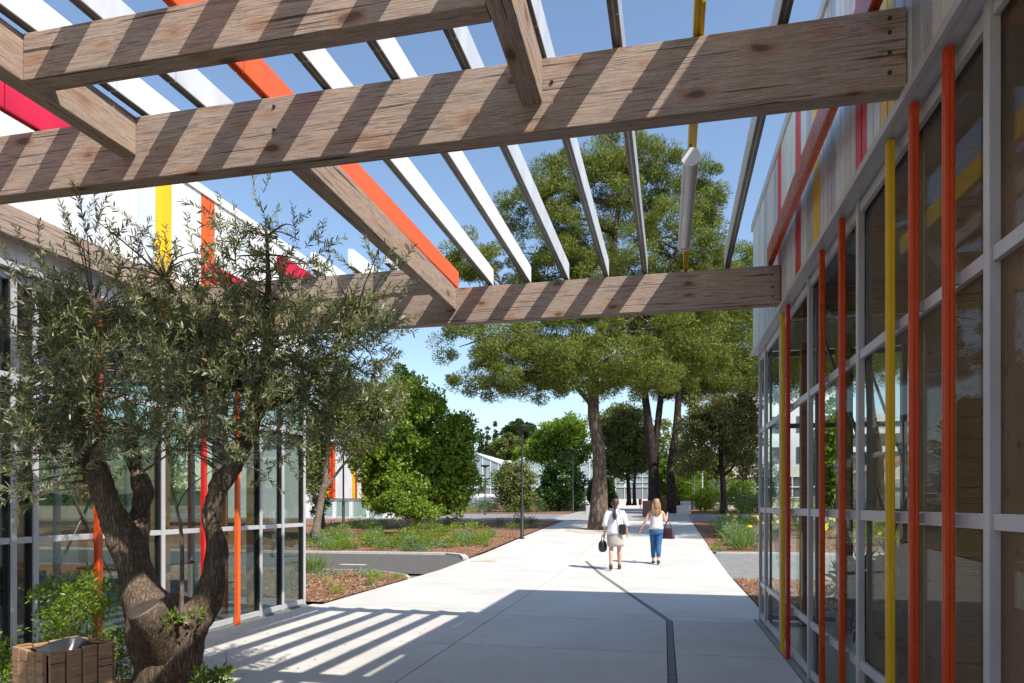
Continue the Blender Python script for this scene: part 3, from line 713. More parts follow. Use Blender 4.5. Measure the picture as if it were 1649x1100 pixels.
def tree(name, label, cat, base_, lobes, trunks, mat, bmat, ncl, nlf, cs, L, W, group=None, nbr=24, br=.06, **kw):
    t = thing(name, label, cat, (0, 0, 0), 0, group)
    bx, by = base_; t.location = (bx, by, hz(by)); o3 = Vector(t.location)
    mb = MB()
    tips = []
    for pts, r0, r1 in trunks:
        sp = smooth_path([Vector(p) - o3 for p in pts], 14); trunk_mesh(mb, sp, [r0 + (r1 - r0) * (i / 14) ** .8 + (r0 * .35 * max(0, 1 - i / 2.0)) for i in range(15)])
        tips.append(sp)
    st_, tg = [], []
    cc, cd = crown_points([(Vector(c) - o3, tuple(k * .75 for k in r_)) for c, r_ in lobes], nbr, .3)
    for p in cc:
        best = min((q for sp in tips for q in sp[5:]), key=lambda q: (q - Vector(p)).length + max(0, q.z - p[2]) * 1.5)
        st_.append(best); tg.append(p)
    branch_set(mb, st_, tg, br)
    mb.build('trunk', bmat, t, smooth=True)
    cr = crown([(Vector(c) - o3, r_) for c, r_ in lobes], ncl, nlf, cs, L, W, mat, 'crown', t, **kw)
    cr['kind'] = 'stuff'
    return t

# pines
D1 = 29.4
P1 = lobes_px([(960, 330, 120, 90), (1040, 270, 75, 45), (985, 255, 55, 38), (1120, 335, 46, 60, 1), (1085, 380, 80, 60), (850, 345, 58, 52), (900, 295, 60, 50), (770, 400, 46, 34, -1), (740, 420, 26, 20, -1), (1135, 310, 36, 46),
               (880, 420, 80, 45), (960, 470, 170, 50, 1), (1100, 460, 95, 60, 1), (770, 430, 40, 25), (770, 550, 70, 38, -1), (860, 590, 95, 42, -1.5), (965, 590, 110, 45, -1.5),
               (1040, 560, 95, 62), (1110, 560, 75, 60, 1), (790, 615, 62, 24, -1), (895, 550, 120, 52), (1045, 610, 55, 26, -2), (745, 610, 26, 15, 0), (920, 635, 70, 18, -1)], D1, .75)
b1 = at(963, 853, D1)
tree('pine_tree', 'tall pine with pale brown trunk standing in the concrete path left of the two women', 'tree', (b1.x, b1.y), P1,
     [([at(963, 856, D1), at(965, 740, D1), at(955, 650, D1), at(965, 540, D1), at(985, 420, D1), at(1000, 300, D1)], .36, .10),
      ([at(958, 660, D1), at(905, 600, D1), at(840, 570, D1)], .12, .04), ([at(962, 560, D1), at(1050, 480, D1), at(1100, 380, D1)], .16, .05)],
     M['pine'], M['bark_pine'], 1000, 340, .46, .15, .036, nbr=150, br=.07, up=.5, flat=.7, shell=.6)
D2 = 48.0
P2 = lobes_px([(1095, 560, 70, 55), (1150, 480, 62, 70), (1192, 430, 34, 55), (1205, 560, 42, 66), (1060, 600, 60, 38), (1140, 610, 70, 32), (1040, 520, 50, 60)], D2, .8)
tree('pine_tree', 'dark double stemmed pine behind the blonde woman', 'tree', (at(1055, 825, D2).x, at(1055, 825, D2).y), P2,
     [([at(1054, 827, D2), at(1051, 740, D2), at(1040, 650, D2), at(1036, 600, D2)], .45, .2), ([at(1052, 750, D2), at(1063, 650, D2), at(1075, 560, D2), at(1085, 480, D2)], .28, .12)],
     M['pine'], M['bark_dark'], 560, 230, .66, .20, .05, nbr=40, br=.09, up=.5, flat=.7)
P3 = lobes_px([(1130, 540, 60, 60, 3), (1195, 500, 40, 60, 3), (1215, 610, 30, 30, 3), (1110, 620, 60, 26, 3), (1170, 590, 60, 34, 3)], D2, .8)
tree('pine_tree', 'leaning dark pine just right of the double stemmed pine', 'tree', (at(1085, 826, 47).x, at(1085, 826, 47).y), P3,
     [([at(1084, 828, 47), at(1080, 760, 47), at(1090, 680, 47), at(1095, 600, 47), at(1110, 500, 48)], .36, .14)],
     M['pine'], M['bark_dark'], 420, 230, .66, .20, .05, nbr=30, br=.09, up=.5, flat=.7)
D4 = 24.0
L4 = [((8.3, 24.6, 11.0), (3.6, 4.0, 2.2)), ((6.6, 25.5, 10.0), (2.2, 3.0, 1.6)), ((10.5, 25, 12), (3, 3, 1.6)), ((6.6, 27.5, 9.4), (1.9, 2.4, 1.3)), ((7.4, 23.0, 6.4), (2.0, 1.4, .6))]
tree('pine_tree', 'wide pine seen through the glass of the right hall', 'tree', (8.9, 23.9), L4,
     [([(8.9, 23.9, .2), (8.7, 24, 3), (9.1, 24.2, 6), (8.4, 24.5, 11.0)], .34, .12), ([(8.8, 24, 4.2), (7.6, 23.8, 6.4), (6.2, 23.6, 8.2)], .14, .04)],
     M['pine'], M['bark_dark'], 800, 140, .45, .16, .032, nbr=60, br=.06, up=.5, flat=.7)

L5 = [((9.5, 35, 10.5), (4.2, 4.6, 2.2)), ((8.2, 38, 10.0), (3.0, 3.0, 1.6)), ((11, 33, 11.5), (3, 3, 1.6)), ((8, 32, 9.2), (2.0, 2.0, 1.0))]
tree('pine_tree', 'farther pine behind the hall shading the middle of the path', 'tree', (9.8, 35), L5,
     [([(9.8, 35, .6), (9.9, 35.2, 3.5), (9.5, 35, 6.5), (9.4, 35, 10.8)], .34, .12)], M['pine'], M['bark_dark'], 700, 110, .5, .2, .042, nbr=40, br=.06, up=.5, flat=.7)
tree('pine_tree', 'third pine behind the hall beside the cross path', 'tree', (10.5, 42.5), [((9.6, 42.5, 10.5), (4.4, 4.6, 2.2)), ((8.4, 46.5, 10.0), (3.2, 3.4, 1.8)), ((12, 45, 11.5), (3, 3, 1.6))],
     [([(10.5, 42.5, .9), (10.3, 42.6, 3.5), (10, 42.5, 6.5), (9.8, 42.5, 10.8)], .34, .12)], M['pine'], M['bark_dark'], 600, 110, .55, .22, .05, nbr=30, br=.06, up=.5, flat=.7)
for i_, (x_, y_, r_, h_, mt_, lb_) in enumerate(((-24, 12, 3.4, 6.5, 'leafd', 'dark tree behind the pavilion seen through its near panes'), (-27, 19, 4, 7.5, 'leafo', 'olive green tree behind the pavilion beyond the road'),
        (-30, 27, 4.5, 8, 'leafd', 'broad dark tree behind the pavilion at the back of the bed'), (-22, 24, 2.6, 5, 'leafg', 'bright green tree behind the pavilion near the striped building'), (-20, 5, 3, 6, 'leafg', 'bright green tree directly behind the pavilion'))):
    z_ = hz(y_); tree('broadleaf_tree', lb_, 'tree', (x_, y_), [((x_, y_, z_ + h_ * .62), (r_, r_, h_ * .36)), ((x_ + r_ * .5, y_ - 1, z_ + h_ * .5), (r_ * .7, r_ * .7, h_ * .3)), ((x_ - r_ * .5, y_ + 1, z_ + h_ * .55), (r_ * .7, r_ * .7, h_ * .3))],
         [([(x_, y_, z_), (x_ + .1, y_, z_ + h_ * .3), (x_, y_, z_ + h_ * .7)], .16, .05)], M[mt_], M['bark_dark'], 170, 70, .6, .24, .13, nbr=10, br=.04)
# big bright green tree
D5 = 31
tree('broadleaf_tree', 'large bright green bushy tree beyond the left flower bed', 'tree', (at(672, 843, D5).x, at(672, 843, D5).y),
     lobes_px([(665, 700, 62, 66), (655, 635, 36, 42), (628, 755, 52, 52), (712, 745, 52, 58), (738, 700, 28, 36), (745, 775, 26, 36), (670, 790, 70, 38), (715, 800, 38, 30), (600, 720, 34, 40), (690, 660, 26, 30), (610, 800, 30, 22)], D5, .8),
     [([at(672, 845, D5), at(668, 780, D5), at(664, 700, D5), at(658, 630, D5)], .2, .05)], M['leafg'], M['bark_grey'], 620, 95, .42, .18, .11, nbr=30)
D5b = 27.0
tree('sapling', 'young bright green tree with white wrapped stem in the left bed', 'tree', (at(657, 866, D5b).x, at(657, 866, D5b).y),
     lobes_px([(655, 810, 44, 26), (620, 815, 24, 16), (690, 825, 22, 16), (660, 785, 24, 18)], D5b, .8),
     [([at(657, 868, D5b), at(656, 840, D5b), at(655, 800, D5b)], .05, .02)], M['leafg'], M['bark_grey'], 90, 70, .26, .13, .07, nbr=10, br=.015)
D6 = 24.5
tree('small_tree', 'slender tree with leaning pale trunk beside the pavilion corner', 'tree', (at(510, 862, D6).x, at(510, 862, D6).y),
     lobes_px([(548, 650, 46, 40), (600, 655, 46, 34), (520, 700, 26, 34), (575, 700, 40, 30), (630, 640, 24, 20), (505, 760, 12, 60), (540, 600, 30, 26)], D6, .8),
     [([at(508, 864, D6), at(516, 810, D6), at(526, 760, D6), at(530, 700, D6), at(545, 640, D6)], .16, .04), ([at(518, 795, D6), at(548, 755, D6), at(580, 715, D6)], .07, .03)],
     M['leafo'], M['bark_grey'], 380, 80, .34, .12, .05, nbr=24, br=.03)
tree('small_tree', 'dark slim tree close behind the leaning pale trunk', 'tree', (at(522, 850, 26).x, at(522, 850, 26).y),
     lobes_px([(505, 720, 20, 60), (512, 790, 12, 40)], 26.5, .8), [([at(520, 852, 26), at(516, 800, 26), at(512, 740, 26)], .12, .04)], M['leafd'], M['bark_dark'], 110, 80, .3, .12, .06, nbr=8, br=.03)
# dark clipped shrubs
D7 = 50
tree('round_shrub', 'rounded yellow green shrub behind the near lamp post', 'shrub', (at(828, 825, D7).x, at(828, 825, D7).y),
     lobes_px([(826, 775, 30, 32), (835, 800, 26, 18)], D7, .9), [([at(830, 826, D7), at(828, 800, D7), at(826, 780, D7)], .12, .05)], M['leafo'], M['bark_dark'], 160, 70, .4, .2, .12, nbr=6)
D7 = 52
tree('round_shrub', 'large dark green shrub left of the pine trunk', 'shrub', (at(900, 824, D7).x, at(900, 824, D7).y),
     lobes_px([(905, 775, 34, 36), (885, 800, 26, 20), (920, 800, 20, 22)], D7, .9), [([at(900, 825, D7), at(902, 800, D7), at(904, 780, D7)], .12, .05)], M['leafd'], M['bark_dark'], 220, 70, .42, .22, .13, nbr=6)
D8 = 56
tree('broadleaf_tree', 'spreading green tree above the dark shrub near the greenhouse', 'tree', (at(925, 818, D8).x, at(925, 818, D8).y),
     lobes_px([(895, 705, 34, 24), (925, 690, 26, 18), (870, 722, 22, 22), (935, 720, 20, 24), (900, 740, 30, 18)], D8, .9),
     [([at(923, 818, D8), at(921, 780, D8), at(915, 730, D8)], .2, .08)], M['leafg'], M['bark_dark'], 240, 80, .55, .24, .13, nbr=12)
D9 = 57
tree('broadleaf_tree', 'double stemmed green tree between the two nearest pines', 'tree', (at(1015, 812, D9).x, at(1015, 812, D9).y),
     lobes_px([(1005, 700, 38, 50), (1000, 745, 34, 26), (1035, 730, 20, 40), (985, 680, 24, 30)], D9, .9),
     [([at(1013, 814, D9), at(1011, 770, D9), at(1003, 700, D9)], .22, .1), ([at(1022, 814, D9), at(1022, 770, D9), at(1030, 700, D9)], .16, .08)], M['leafo'], M['bark_dark'], 300, 90, .6, .24, .13, nbr=12)
D10 = 44
tree('oak_tree', 'dark spreading oak in front of the hall corner', 'tree', (at(1166, 829, D10).x, at(1166, 829, D10).y),
     lobes_px([(1160, 690, 52, 38), (1120, 680, 30, 34), (1190, 720, 36, 34), (1130, 735, 30, 22), (1160, 660, 40, 24), (1205, 690, 18, 40), (1200, 650, 30, 14), (1110, 745, 26, 20), (1200, 750, 24, 18)], D10, .9),
     [([at(1166, 831, D10), at(1165, 790, D10), at(1161, 740, D10), at(1160, 690, D10)], .26, .1), ([at(1165, 765, D10), at(1145, 752, D10), at(1128, 730, D10)], .13, .05), ([at(1163, 768, D10), at(1180, 752, D10), at(1195, 720, D10)], .11, .05)],
     M['leafb'], M['bark_dark'], 420, 90, .45, .16, .09, nbr=26, br=.05)
def bush(name, label, px, py, rx, ry, d, mat, n=60, L=.14, W=.07, group=None, cs=.3):
    b = at(px, py, d); t = thing(name, label, 'shrub' if 'shrub' in name else 'plant', (b.x, b.y, hz(b.y)), 0, group)
    s_ = FPX / d; c = at(px, py - ry, d) - Vector(t.location)
    cr = crown([(c, (rx / s_, rx / s_ * .8, ry / s_))], n, 55, cs, L, W, mat, 'foliage', t, up=.5); cr['kind'] = 'stuff'
    mb = MB()
    for i in range(5): mb.tube([(0, 0, -.02), (c.x + random.uniform(-.3, .3) * rx / s_, c.y, c.z * random.uniform(.8, 1.2))], [.02, .006], 5)
    mb.build('stem', M['bark_dark'], t); return t
bush('shrub', 'yellow green shrub left of the oak trunk', 1136, 822, 20, 20, 50, M['leafy'], 60)
bush('shrub', 'green feathery shrub touching the yellow green shrub', 1160, 820, 18, 24, 53, M['sage'], 60)
bush('shrub', 'bright green shrub right of the oak trunk', 1192, 822, 22, 26, 50, M['leafg'], 80)
bush('shrub', 'low grey green shrub below the lattice windows', 1212, 824, 26, 14, 48, M['sage'], 60)
bush('shrub', 'light green hedge bush behind the leaning dark pine', 1108, 808, 18, 28, 58, M['leafg'], 80, cs=.5)
bush('shrub', 'green shrub at the far end of the bed behind the seat block', 1238, 812, 30, 34, 52, M['leafd'], 80, cs=.5)
# far tree line
for i, (x, yb, yt, rx, d, mt, lab) in enumerate((
    (775, 735, 694, 11, 120, 'cypress', 'broad dark cypress far left above the greenhouse roof'), (785, 735, 692, 6, 120, 'cypress', 'narrow green cypress in the middle of the far group'), (798, 735, 686, 7, 122, 'cypress', 'tallest pointed cypress of the far group'))):
    b = at(x, yb, d); s_ = FPX / d; t = thing('cypress_tree', lab, 'tree', (b.x, b.y, hz(b.y)), 0, 'cypresses beyond the greenhouse')
    H = (HY - yt) / s_ + EYE - 1.2; r_ = rx / s_
    lob = [((0, 0, H * k), (r_ * q, r_ * q, H * .16)) for k, q in ((.2, .9), (.35, 1), (.5, .9), (.65, .7), (.8, .45), (.92, .2))]
    cr = crown(lob, 260, 30, .3, .4, .2, M[mt], 'crown', t, up=1.2); cr['kind'] = 'stuff'
    MB().tube([(0, 0, 0), (0, 0, H * .7)], [.2, .08], 8).build('trunk', M['bark_dark'], t)
for i, (x, y, rx, ry, d, mt, lab) in enumerate((
    (835, 700, 26, 22, 110, 'leafd', 'dark domed tree on the far skyline behind the lamp head'), (815, 722, 24, 18, 100, 'leafo', 'olive coloured tree in front of the dark domed tree'),
    (850, 735, 22, 16, 95, 'leafg', 'light green tree just left of the lamp post above the greenhouse'), (760, 742, 24, 12, 115, 'leafd', 'low dark tree at the foot of the far cypresses'),
    (1060, 740, 60, 60, 90, 'leafo', 'far green tree closing the gap between the dark pines'), (1110, 755, 50, 45, 85, 'leafd', 'far dark tree right of the leaning pine'),
    (1215, 740, 60, 40, 95, 'leafd', 'far dark tree behind the oak'), (1095, 770, 34, 34, 60, 'leafg', 'mid green tree closing the view right of the dark pines'), (1138, 765, 34, 36, 61, 'leafo', 'olive green tree directly behind the oak crown'), (968, 790, 16, 24, 62, 'leafd', 'small dark tree right behind the big pine trunk'), (960, 765, 40, 22, 120, 'leafo', 'far olive green tree behind the greenhouse'),
    (545, 760, 50, 60, 75, 'leafd', 'far dark tree behind the striped building'), (480, 740, 60, 70, 85, 'leafo', 'far green tree seen past the pavilion corner'),
    (640, 760, 90, 60, 95, 'leafd', 'far dark tree behind the large bright green tree'), (1440, 752, 60, 22, 95, 'leafd', 'low dark tree behind the tiled house'),
    (1500, 735, 30, 30, 100, 'leafd', 'far dark tree right of the tiled house'), (1340, 740, 14, 80, 30, 'leafg', 'tall green climbing shrub seen through the hall glass'))):
    b = at(x, HY, d); s_ = FPX / d; c = at(x, y, d)
    t = thing('tree', lab, 'tree', (b.x, b.y, hz(b.y))); c = c - Vector(t.location)
    lob = [(c, (rx / s_, rx / s_, ry / s_)), (c + Vector((rx * .5 / s_, 0, -ry * .4 / s_)), (rx * .6 / s_, rx * .6 / s_, ry * .6 / s_)), (c + Vector((-rx * .5 / s_, 0, -ry * .3 / s_)), (rx * .6 / s_, rx * .6 / s_, ry * .7 / s_))]
    cr = crown(lob, 240, 60, max(.35, rx / s_ * .14), .2 + d * .0025, .12 + d * .0015, M[mt], 'crown', t, up=.4); cr['kind'] = 'stuff'
    MB().tube([(0, 0, 0), (c.x * .5, c.y * .5, c.z * .6), tuple(c)], [.25, .18, .08], 8).build('trunk', M['bark_dark'], t)
# far wooded ridge
hl = MB(); nn = 80
for i in range(nn):
    pass
ridge_pts = []
for i in range(nn + 1):
    a = -1.1 + 2.2 * i / nn; rr = 330; x = math.sin(a) * rr; y = math.cos(a) * rr
    h = 7 + 5 * noise.noise(Vector((i * .23, 0, 0))) + 2 * noise.noise(Vector((i * .9, 3, 0))); ridge_pts.append((x, y, h))
for a, b in zip(ridge_pts, ridge_pts[1:]):
    hl.quad((a[0], a[1], .9), (b[0], b[1], .9), b, a); hl.quad(a, b, (b[0] * 1.4, b[1] * 1.4, .9), (a[0] * 1.4, a[1] * 1.4, .9))
M['hill'] = noisy('wooded_hill', (.03, .05, .025), (.07, .10, .045), .12, .95, .8, .6, 1.5, spec=.1)
tag(hl.build('hills', M['hill']), None, None, None, 'structure')

# low planting
def clump_mesh(name, kind, n, h, r, mat):
    if kind == 'grass':
        c = rng.normal(size=(n, 3)) * [r * .25, r * .25, 0]; d = rng.normal(size=(n, 3)) * [.45, .45, .1] + [0, 0, 1]
        v = leaves(c, d, h * rng.uniform(.5, 1.1, n), .012, .2)
    elif kind == 'leafy':
        c = rng.normal(size=(n, 3)) * [r * .42, r * .42, h * .28] + [0, 0, h * .5]; c[:, 2] = np.abs(c[:, 2]); d = unit(c - [0, 0, h * .2]) + rng.normal(size=(n, 3)) * .5
        v = leaves(c, d, .07 * rng.uniform(.6, 1.3, n), .03, .3)
    elif kind == 'spike':
        ns = n // 14; sb = rng.normal(size=(ns, 3)) * [r * .2, r * .2, 0]; sd = unit(rng.normal(size=(ns, 3)) * [.4, .4, .1] + [0, 0, 1]); idx = np.repeat(np.arange(ns), 14)
        t = rng.random((len(idx), 1)) ** .8; c = sb[idx] + sd[idx] * t * h; d = sd[idx] * .8 + rng.normal(size=c.shape) * .5
        v = leaves(c, d, .05 * rng.uniform(.6, 1.3, len(idx)), .014, .3)
    return np_mesh(name, v, 4, mat)
CL = {'grass': clump_mesh('blades', 'grass', 160, .38, .3, M['grass']), 'green': clump_mesh('leaves', 'leafy', 420, .42, .42, M['leafg']),
      'sage': clump_mesh('leaves', 'spike', 560, .42, .35, M['sage']), 'dark': clump_mesh('leaves', 'leafy', 420, .5, .42, M['leafd']),
      'low': clump_mesh('leaves', 'leafy', 300, .18, .5, M['sage']), 'dry': clump_mesh('blades', 'grass', 140, .45, .3, M['straw']), 'yg': clump_mesh('leaves', 'leafy', 380, .35, .4, M['leafy'])}
LB = {'grass': 'upright green grass tuft', 'green': 'bright green leafy perennial', 'sage': 'grey green spiky perennial', 'dark': 'dark green leafy perennial', 'low': 'low grey green cushion plant', 'dry': 'dry straw coloured grass tuft', 'yg': 'yellow green leafy perennial'}
def plant(kind, x, y, s, where, grp):
    me = CL[kind]; o = thing('plant', 'x', 'plant', (x, y, hz(y) + .01)); ch = link('leaves', me, None, o); ch['kind'] = 'stuff'; o.scale = (s, s, s * random.uniform(.85, 1.15)); o.rotation_euler = (0, 0, random.uniform(0, 6.28))
    return tag(o, LB[kind] + ' ' + where, 'plant', grp)
for i in range(90):
    px = random.uniform(500, 790); py = random.uniform(868, 889) if px < 700 else random.uniform(862, 884)
    d0 = 17
    while d0 < 60:
        q = at(px, py, d0)
        if q.z <= hz(q.y): break
        d0 += .1
    if inside((q.x, q.y), bedB): plant(random.choice(['green', 'grass', 'sage', 'green', 'low', 'yg', 'sage', 'green']), q.x, q.y, random.uniform(.55, 1.15), 'in the bed beyond the dark road', 'plants in the bed behind the left kerb')
for i in range(34):
    px = random.uniform(500, 900); py = random.uniform(846, 866); d0 = 17
    while d0 < 60:
        q = at(px, py, d0)
        if q.z <= hz(q.y): break
        d0 += .1
    if inside((q.x, q.y), bedB) and q.x < -5.5: plant(random.choice(['dark', 'sage', 'dark', 'green', 'yg']), q.x, q.y, random.uniform(.6, 1.2), 'at the back of the left bed', 'plants at the back of the left bed')
for x, y, k, s in ((-7.7, 14.2, 'grass', 1.3), (-8.1, 14.3, 'grass', 1.0), (-6.9, 13.2, 'low', .8), (-7.4, 12.6, 'low', .9), (-6.2, 13.6, 'low', .8), (-5.9, 11.4, 'dry', .5), (-6.4, 12.2, 'dry', .45), (-5.7, 12.9, 'yg', .5), (-5.5, 10.9, 'yg', .4),
                   (-8.2, 12.0, 'low', .9), (-6.6, 11.2, 'low', .7), (-5.35, 13.2, 'yg', .45), (-5.5, 12.2, 'grass', .45)):
    plant(k, x, y, s, 'in the near bed beside the pavilion', 'plants in the near left bed')
for i in range(26):
    px = random.uniform(1170, 1225); py = random.uniform(845, 888); d0 = 14
    while d0 < 60:
        q = at(px, py, d0)
        if q.z <= hz(q.y): break
        d0 += .1
    if inside((q.x, q.y), bedC): plant(random.choice(['sage', 'grass', 'dry', 'sage', 'green', 'low']), q.x, q.y, random.uniform(1.0, 1.9), 'in the flower bed before the hall', 'plants in the right flower bed')
for i in range(46):
    x = random.uniform(4.6, 12); y = random.uniform(21.5, 33)
    plant(random.choice(['sage', 'grass', 'green', 'green', 'dry', 'low']), x, y, random.uniform(1.0, 1.8), 'in the bed behind the hall glass', 'plants seen through the hall glass')
plant('grass', 1.6, 19.9 + .9, .5, 'at the path edge beside the side road', 'weeds at the path edge'); plant('yg', 1.55, 21.6, .5, 'at the path edge beside the side road', 'weeds at the path edge')
for i in range(40):
    x = random.uniform(-22, -6.8); y = random.uniform(46.2, 56); plant(random.choice(['dark', 'green', 'sage', 'dry']), x, y, random.uniform(1.1, 2.2), 'in the far bed before the greenhouses', 'plants in the far bed')
for i in range(20):
    x = random.uniform(2, 14); y = random.uniform(46, 52); plant(random.choice(['dark', 'green', 'sage', 'yg']), x, y, random.uniform(1.2, 2.2), 'in the far bed near the oak', 'plants in the far right bed')
# yellow daisies
fl = MB(); pts = []
fm = MB()
for k in range(9):
    a = k * 2 * math.pi / 9; fm.quad((0, 0, 0), (.045 * math.cos(a - .25), .045 * math.sin(a - .25), .006), (.055 * math.cos(a), .055 * math.sin(a), .004), (.045 * math.cos(a + .25), .045 * math.sin(a + .25), .006))
dm = MB(); dm.v = list(fm.v); dm.f = list(fm.f); dm.m = [0] * len(fm.f); dm.cur = 1; dm.tube([(0, 0, -.55), (.02, .01, -.25), (0, 0, 0)], .004, 4)
daisy = dm.mesh('daisy', [M['petal'], M['grass']])
for i in range(60):
    x = random.uniform(2.2, 9.5); y = random.uniform(21.3, 27); h = random.uniform(.55, 1.05)
    o = link('flower', daisy, None, None, (x, y, hz(y) + h)); o.rotation_euler = (random.uniform(.5, 1.2), 0, random.uniform(-.6, .9)); o.scale = (1.3, 1.3, max(1, h / .56))
    tag(o, 'yellow daisy on a thin stem in the right flower bed', 'flower', 'yellow daisies in the right flower bed')

# ------------------------------------------------------------------ olive tree
DO = 4.95
ob = at(272, 1100, DO); olive = thing('olive_tree', 'old gnarled olive tree with forked trunk in the left foreground', 'tree', (ob.x, ob.y, .0))
oo = Vector(olive.location)
def ol(x, y, d=DO): return at(x, y, d) - oo
op = [ol(268, 1340), ol(270, 1240), ol(270, 1150), ol(268, 1075), ol(264, 1008),          # 0-4 bole
      ol(222, 950), ol(205, 900), ol(190, 850, 4.9), ol(168, 800, 4.85), ol(150, 740, 4.8), ol(140, 660, 4.75),      # 5-10 left limb
      ol(222, 850, 5.1), ol(232, 800, 5.15), ol(220, 745, 5.2), ol(205, 680, 5.25),    # 11-14 inner left limb
      ol(325, 985, 5.0), ol(348, 930, 5.0), ol(350, 880, 5.0), ol(335, 820, 5.0), ol(362, 770, 5.0), ol(395, 715, 5.05), ol(420, 650, 5.1), ol(430, 560, 5.1), ol(432, 440, 5.1), ol(428, 350, 5.1),  # 15-24
      ol(258, 1050, 4.86), ol(248, 1012, 4.70),      # 25,26 stump
      ol(480, 640, 5.2), ol(540, 560, 5.3), ol(590, 500, 5.3), ol(350, 590, 5.0), ol(300, 500, 5.0), ol(250, 420, 5.0), ol(85, 560, 4.7), ol(60, 470, 4.7), ol(150, 560, 4.75), ol(155, 470, 4.7)]
oe = [(0,1),(1,2),(2,3),(3,4),(4,5),(5,6),(6,7),(7,8),(8,9),(9,10),(6,11),(11,12),(12,13),(13,14),(4,15),(15,16),(16,17),(17,18),(18,19),(19,20),(20,21),(21,22),(22,23),(23,24),(3,25),(25,26),
      (21,27),(27,28),(28,29),(21,30),(30,31),(31,32),(10,33),(33,34),(10,35),(35,36)]
orad = [.36, .28, .24, .22, .19, .13, .13, .115, .09, .07, .05, .08, .07, .055, .035, .12, .095, .085, .075, .075, .055, .05, .032, .02, .012, .16, .14, .035, .022, .012, .03, .018, .010, .028, .014, .025, .012]
stub = (ol(262, 1075, 4.98), ol(246, 1003, 4.66))
keep = [i for i in range(len(op)) if i not in (25, 26)]; rm_ = {o_: n_ for n_, o_ in enumerate(keep)}
om = skin_mesh('trunk', [op[i] for i in keep], [(rm_[a], rm_[b]) for a, b in oe if b not in (25, 26)], [orad[i] for i in keep], 3, 2)
vs = np.empty(len(om.vertices) * 3); om.vertices.foreach_get('co', vs); vs = vs.reshape(-1, 3)
nm = np.empty(len(om.vertices) * 3); om.vertices.foreach_get('normal', nm); nm = nm.reshape(-1, 3)
for i in range(len(vs)):
    p = Vector(vs[i]); a = noise.noise(Vector((p.x * 9, p.y * 9, p.z * 3))) * .03 + abs(noise.noise(Vector((p.x * 22, p.y * 22, p.z * 4)))) * -.032 + noise.noise(p * 4.2) * .03 + .006
    k = min(1, math.hypot(*( p.x * .6, p.y * .6)) * 0 + (1 if p.z < 1.9 else .15)); vs[i] += nm[i] * a * k
om.vertices.foreach_set('co', vs.ravel()); om.update(); om.materials.append(M['bark_olive']); link('trunk', om, None, olive)
sp = stub[1]; dn = (op[26] - op[25]).normalized() * .6 + Vector((0, -.1, .55)); dn.normalize()
dn = Vector((-.08, -.5, .86)).normalized()
cs_ = MB().tube(smooth_path([stub[0], stub[0].lerp(sp, .6), sp + dn * .05, sp + dn * .115], 8), [.15, .145, .14, .133, .128, .124, .12, .117, .114], 22, False); base_ = len(cs_.v)
MB2 = cs_.build('cut_stub', M['bark_olive'], olive, smooth=True)
MB().tube([sp + dn * .10, sp + dn * .12, sp + dn * .126], [.110, .108, .09], 22).build('cut_stump', M['cut'], olive)
# foliage: twigs with paired leaves
OLB = [((130, 640), (120, 90), 4.7), ((60, 600), (75, 110), 4.6), ((60, 470), (50, 60), 4.8), ((20, 740), (60, 60), 4.45), ((110, 770), (80, 40), 4.5), ((170, 520), (100, 120), 4.9), ((155, 420), (75, 70), 4.75), ((300, 600), (110, 100), 4.9), ((430, 560), (130, 110), 5.0),
       ((440, 420), (110, 90), 5.0), ((430, 340), (60, 50), 5.0), ((550, 560), (90, 90), 5.2), ((580, 470), (60, 60), 5.2), ((300, 400), (70, 70), 5.0), ((350, 480), (90, 90), 5.1), ((230, 700), (80, 60), 4.9), ((110, 730), (80, 40), 4.6),
       ((400, 680), (90, 45), 4.9), ((365, 640), (80, 70), 4.8), ((520, 650), (70, 40), 5.1), ((605, 560), (34, 50), 5.2), ((25, 680), (50, 60), 4.5), ((330, 690), (60, 40), 4.9)]
NT = 1900; rng = np.random.default_rng(5); random.seed(21)
olob = [(ol(c[0], c[1], d), (r_[0] * d / FPX, r_[0] * d / FPX * .62, r_[1] * d / FPX)) for c, r_, d in OLB]
cl_, cd_ = crown_points(olob, 300, .2); pk_ = rng.integers(0, 300, NT); sp_ = rng.normal(size=(NT, 3)) * .085; tc = cl_[pk_] + sp_; td = unit(cd_[pk_] + sp_ * 4)
LV, tw = [], MB(); lc, ld = [], []
skel = [Vector(p) for p in op[8:11] + op[12:15] + op[19:25] + op[27:]]
dens = []
for e_ in oe:
    if e_[0] >= 7 and e_[1] not in (25, 26): 
        for k in (0, .33, .66): dens.append(op[e_[0]].lerp(op[e_[1]], k))
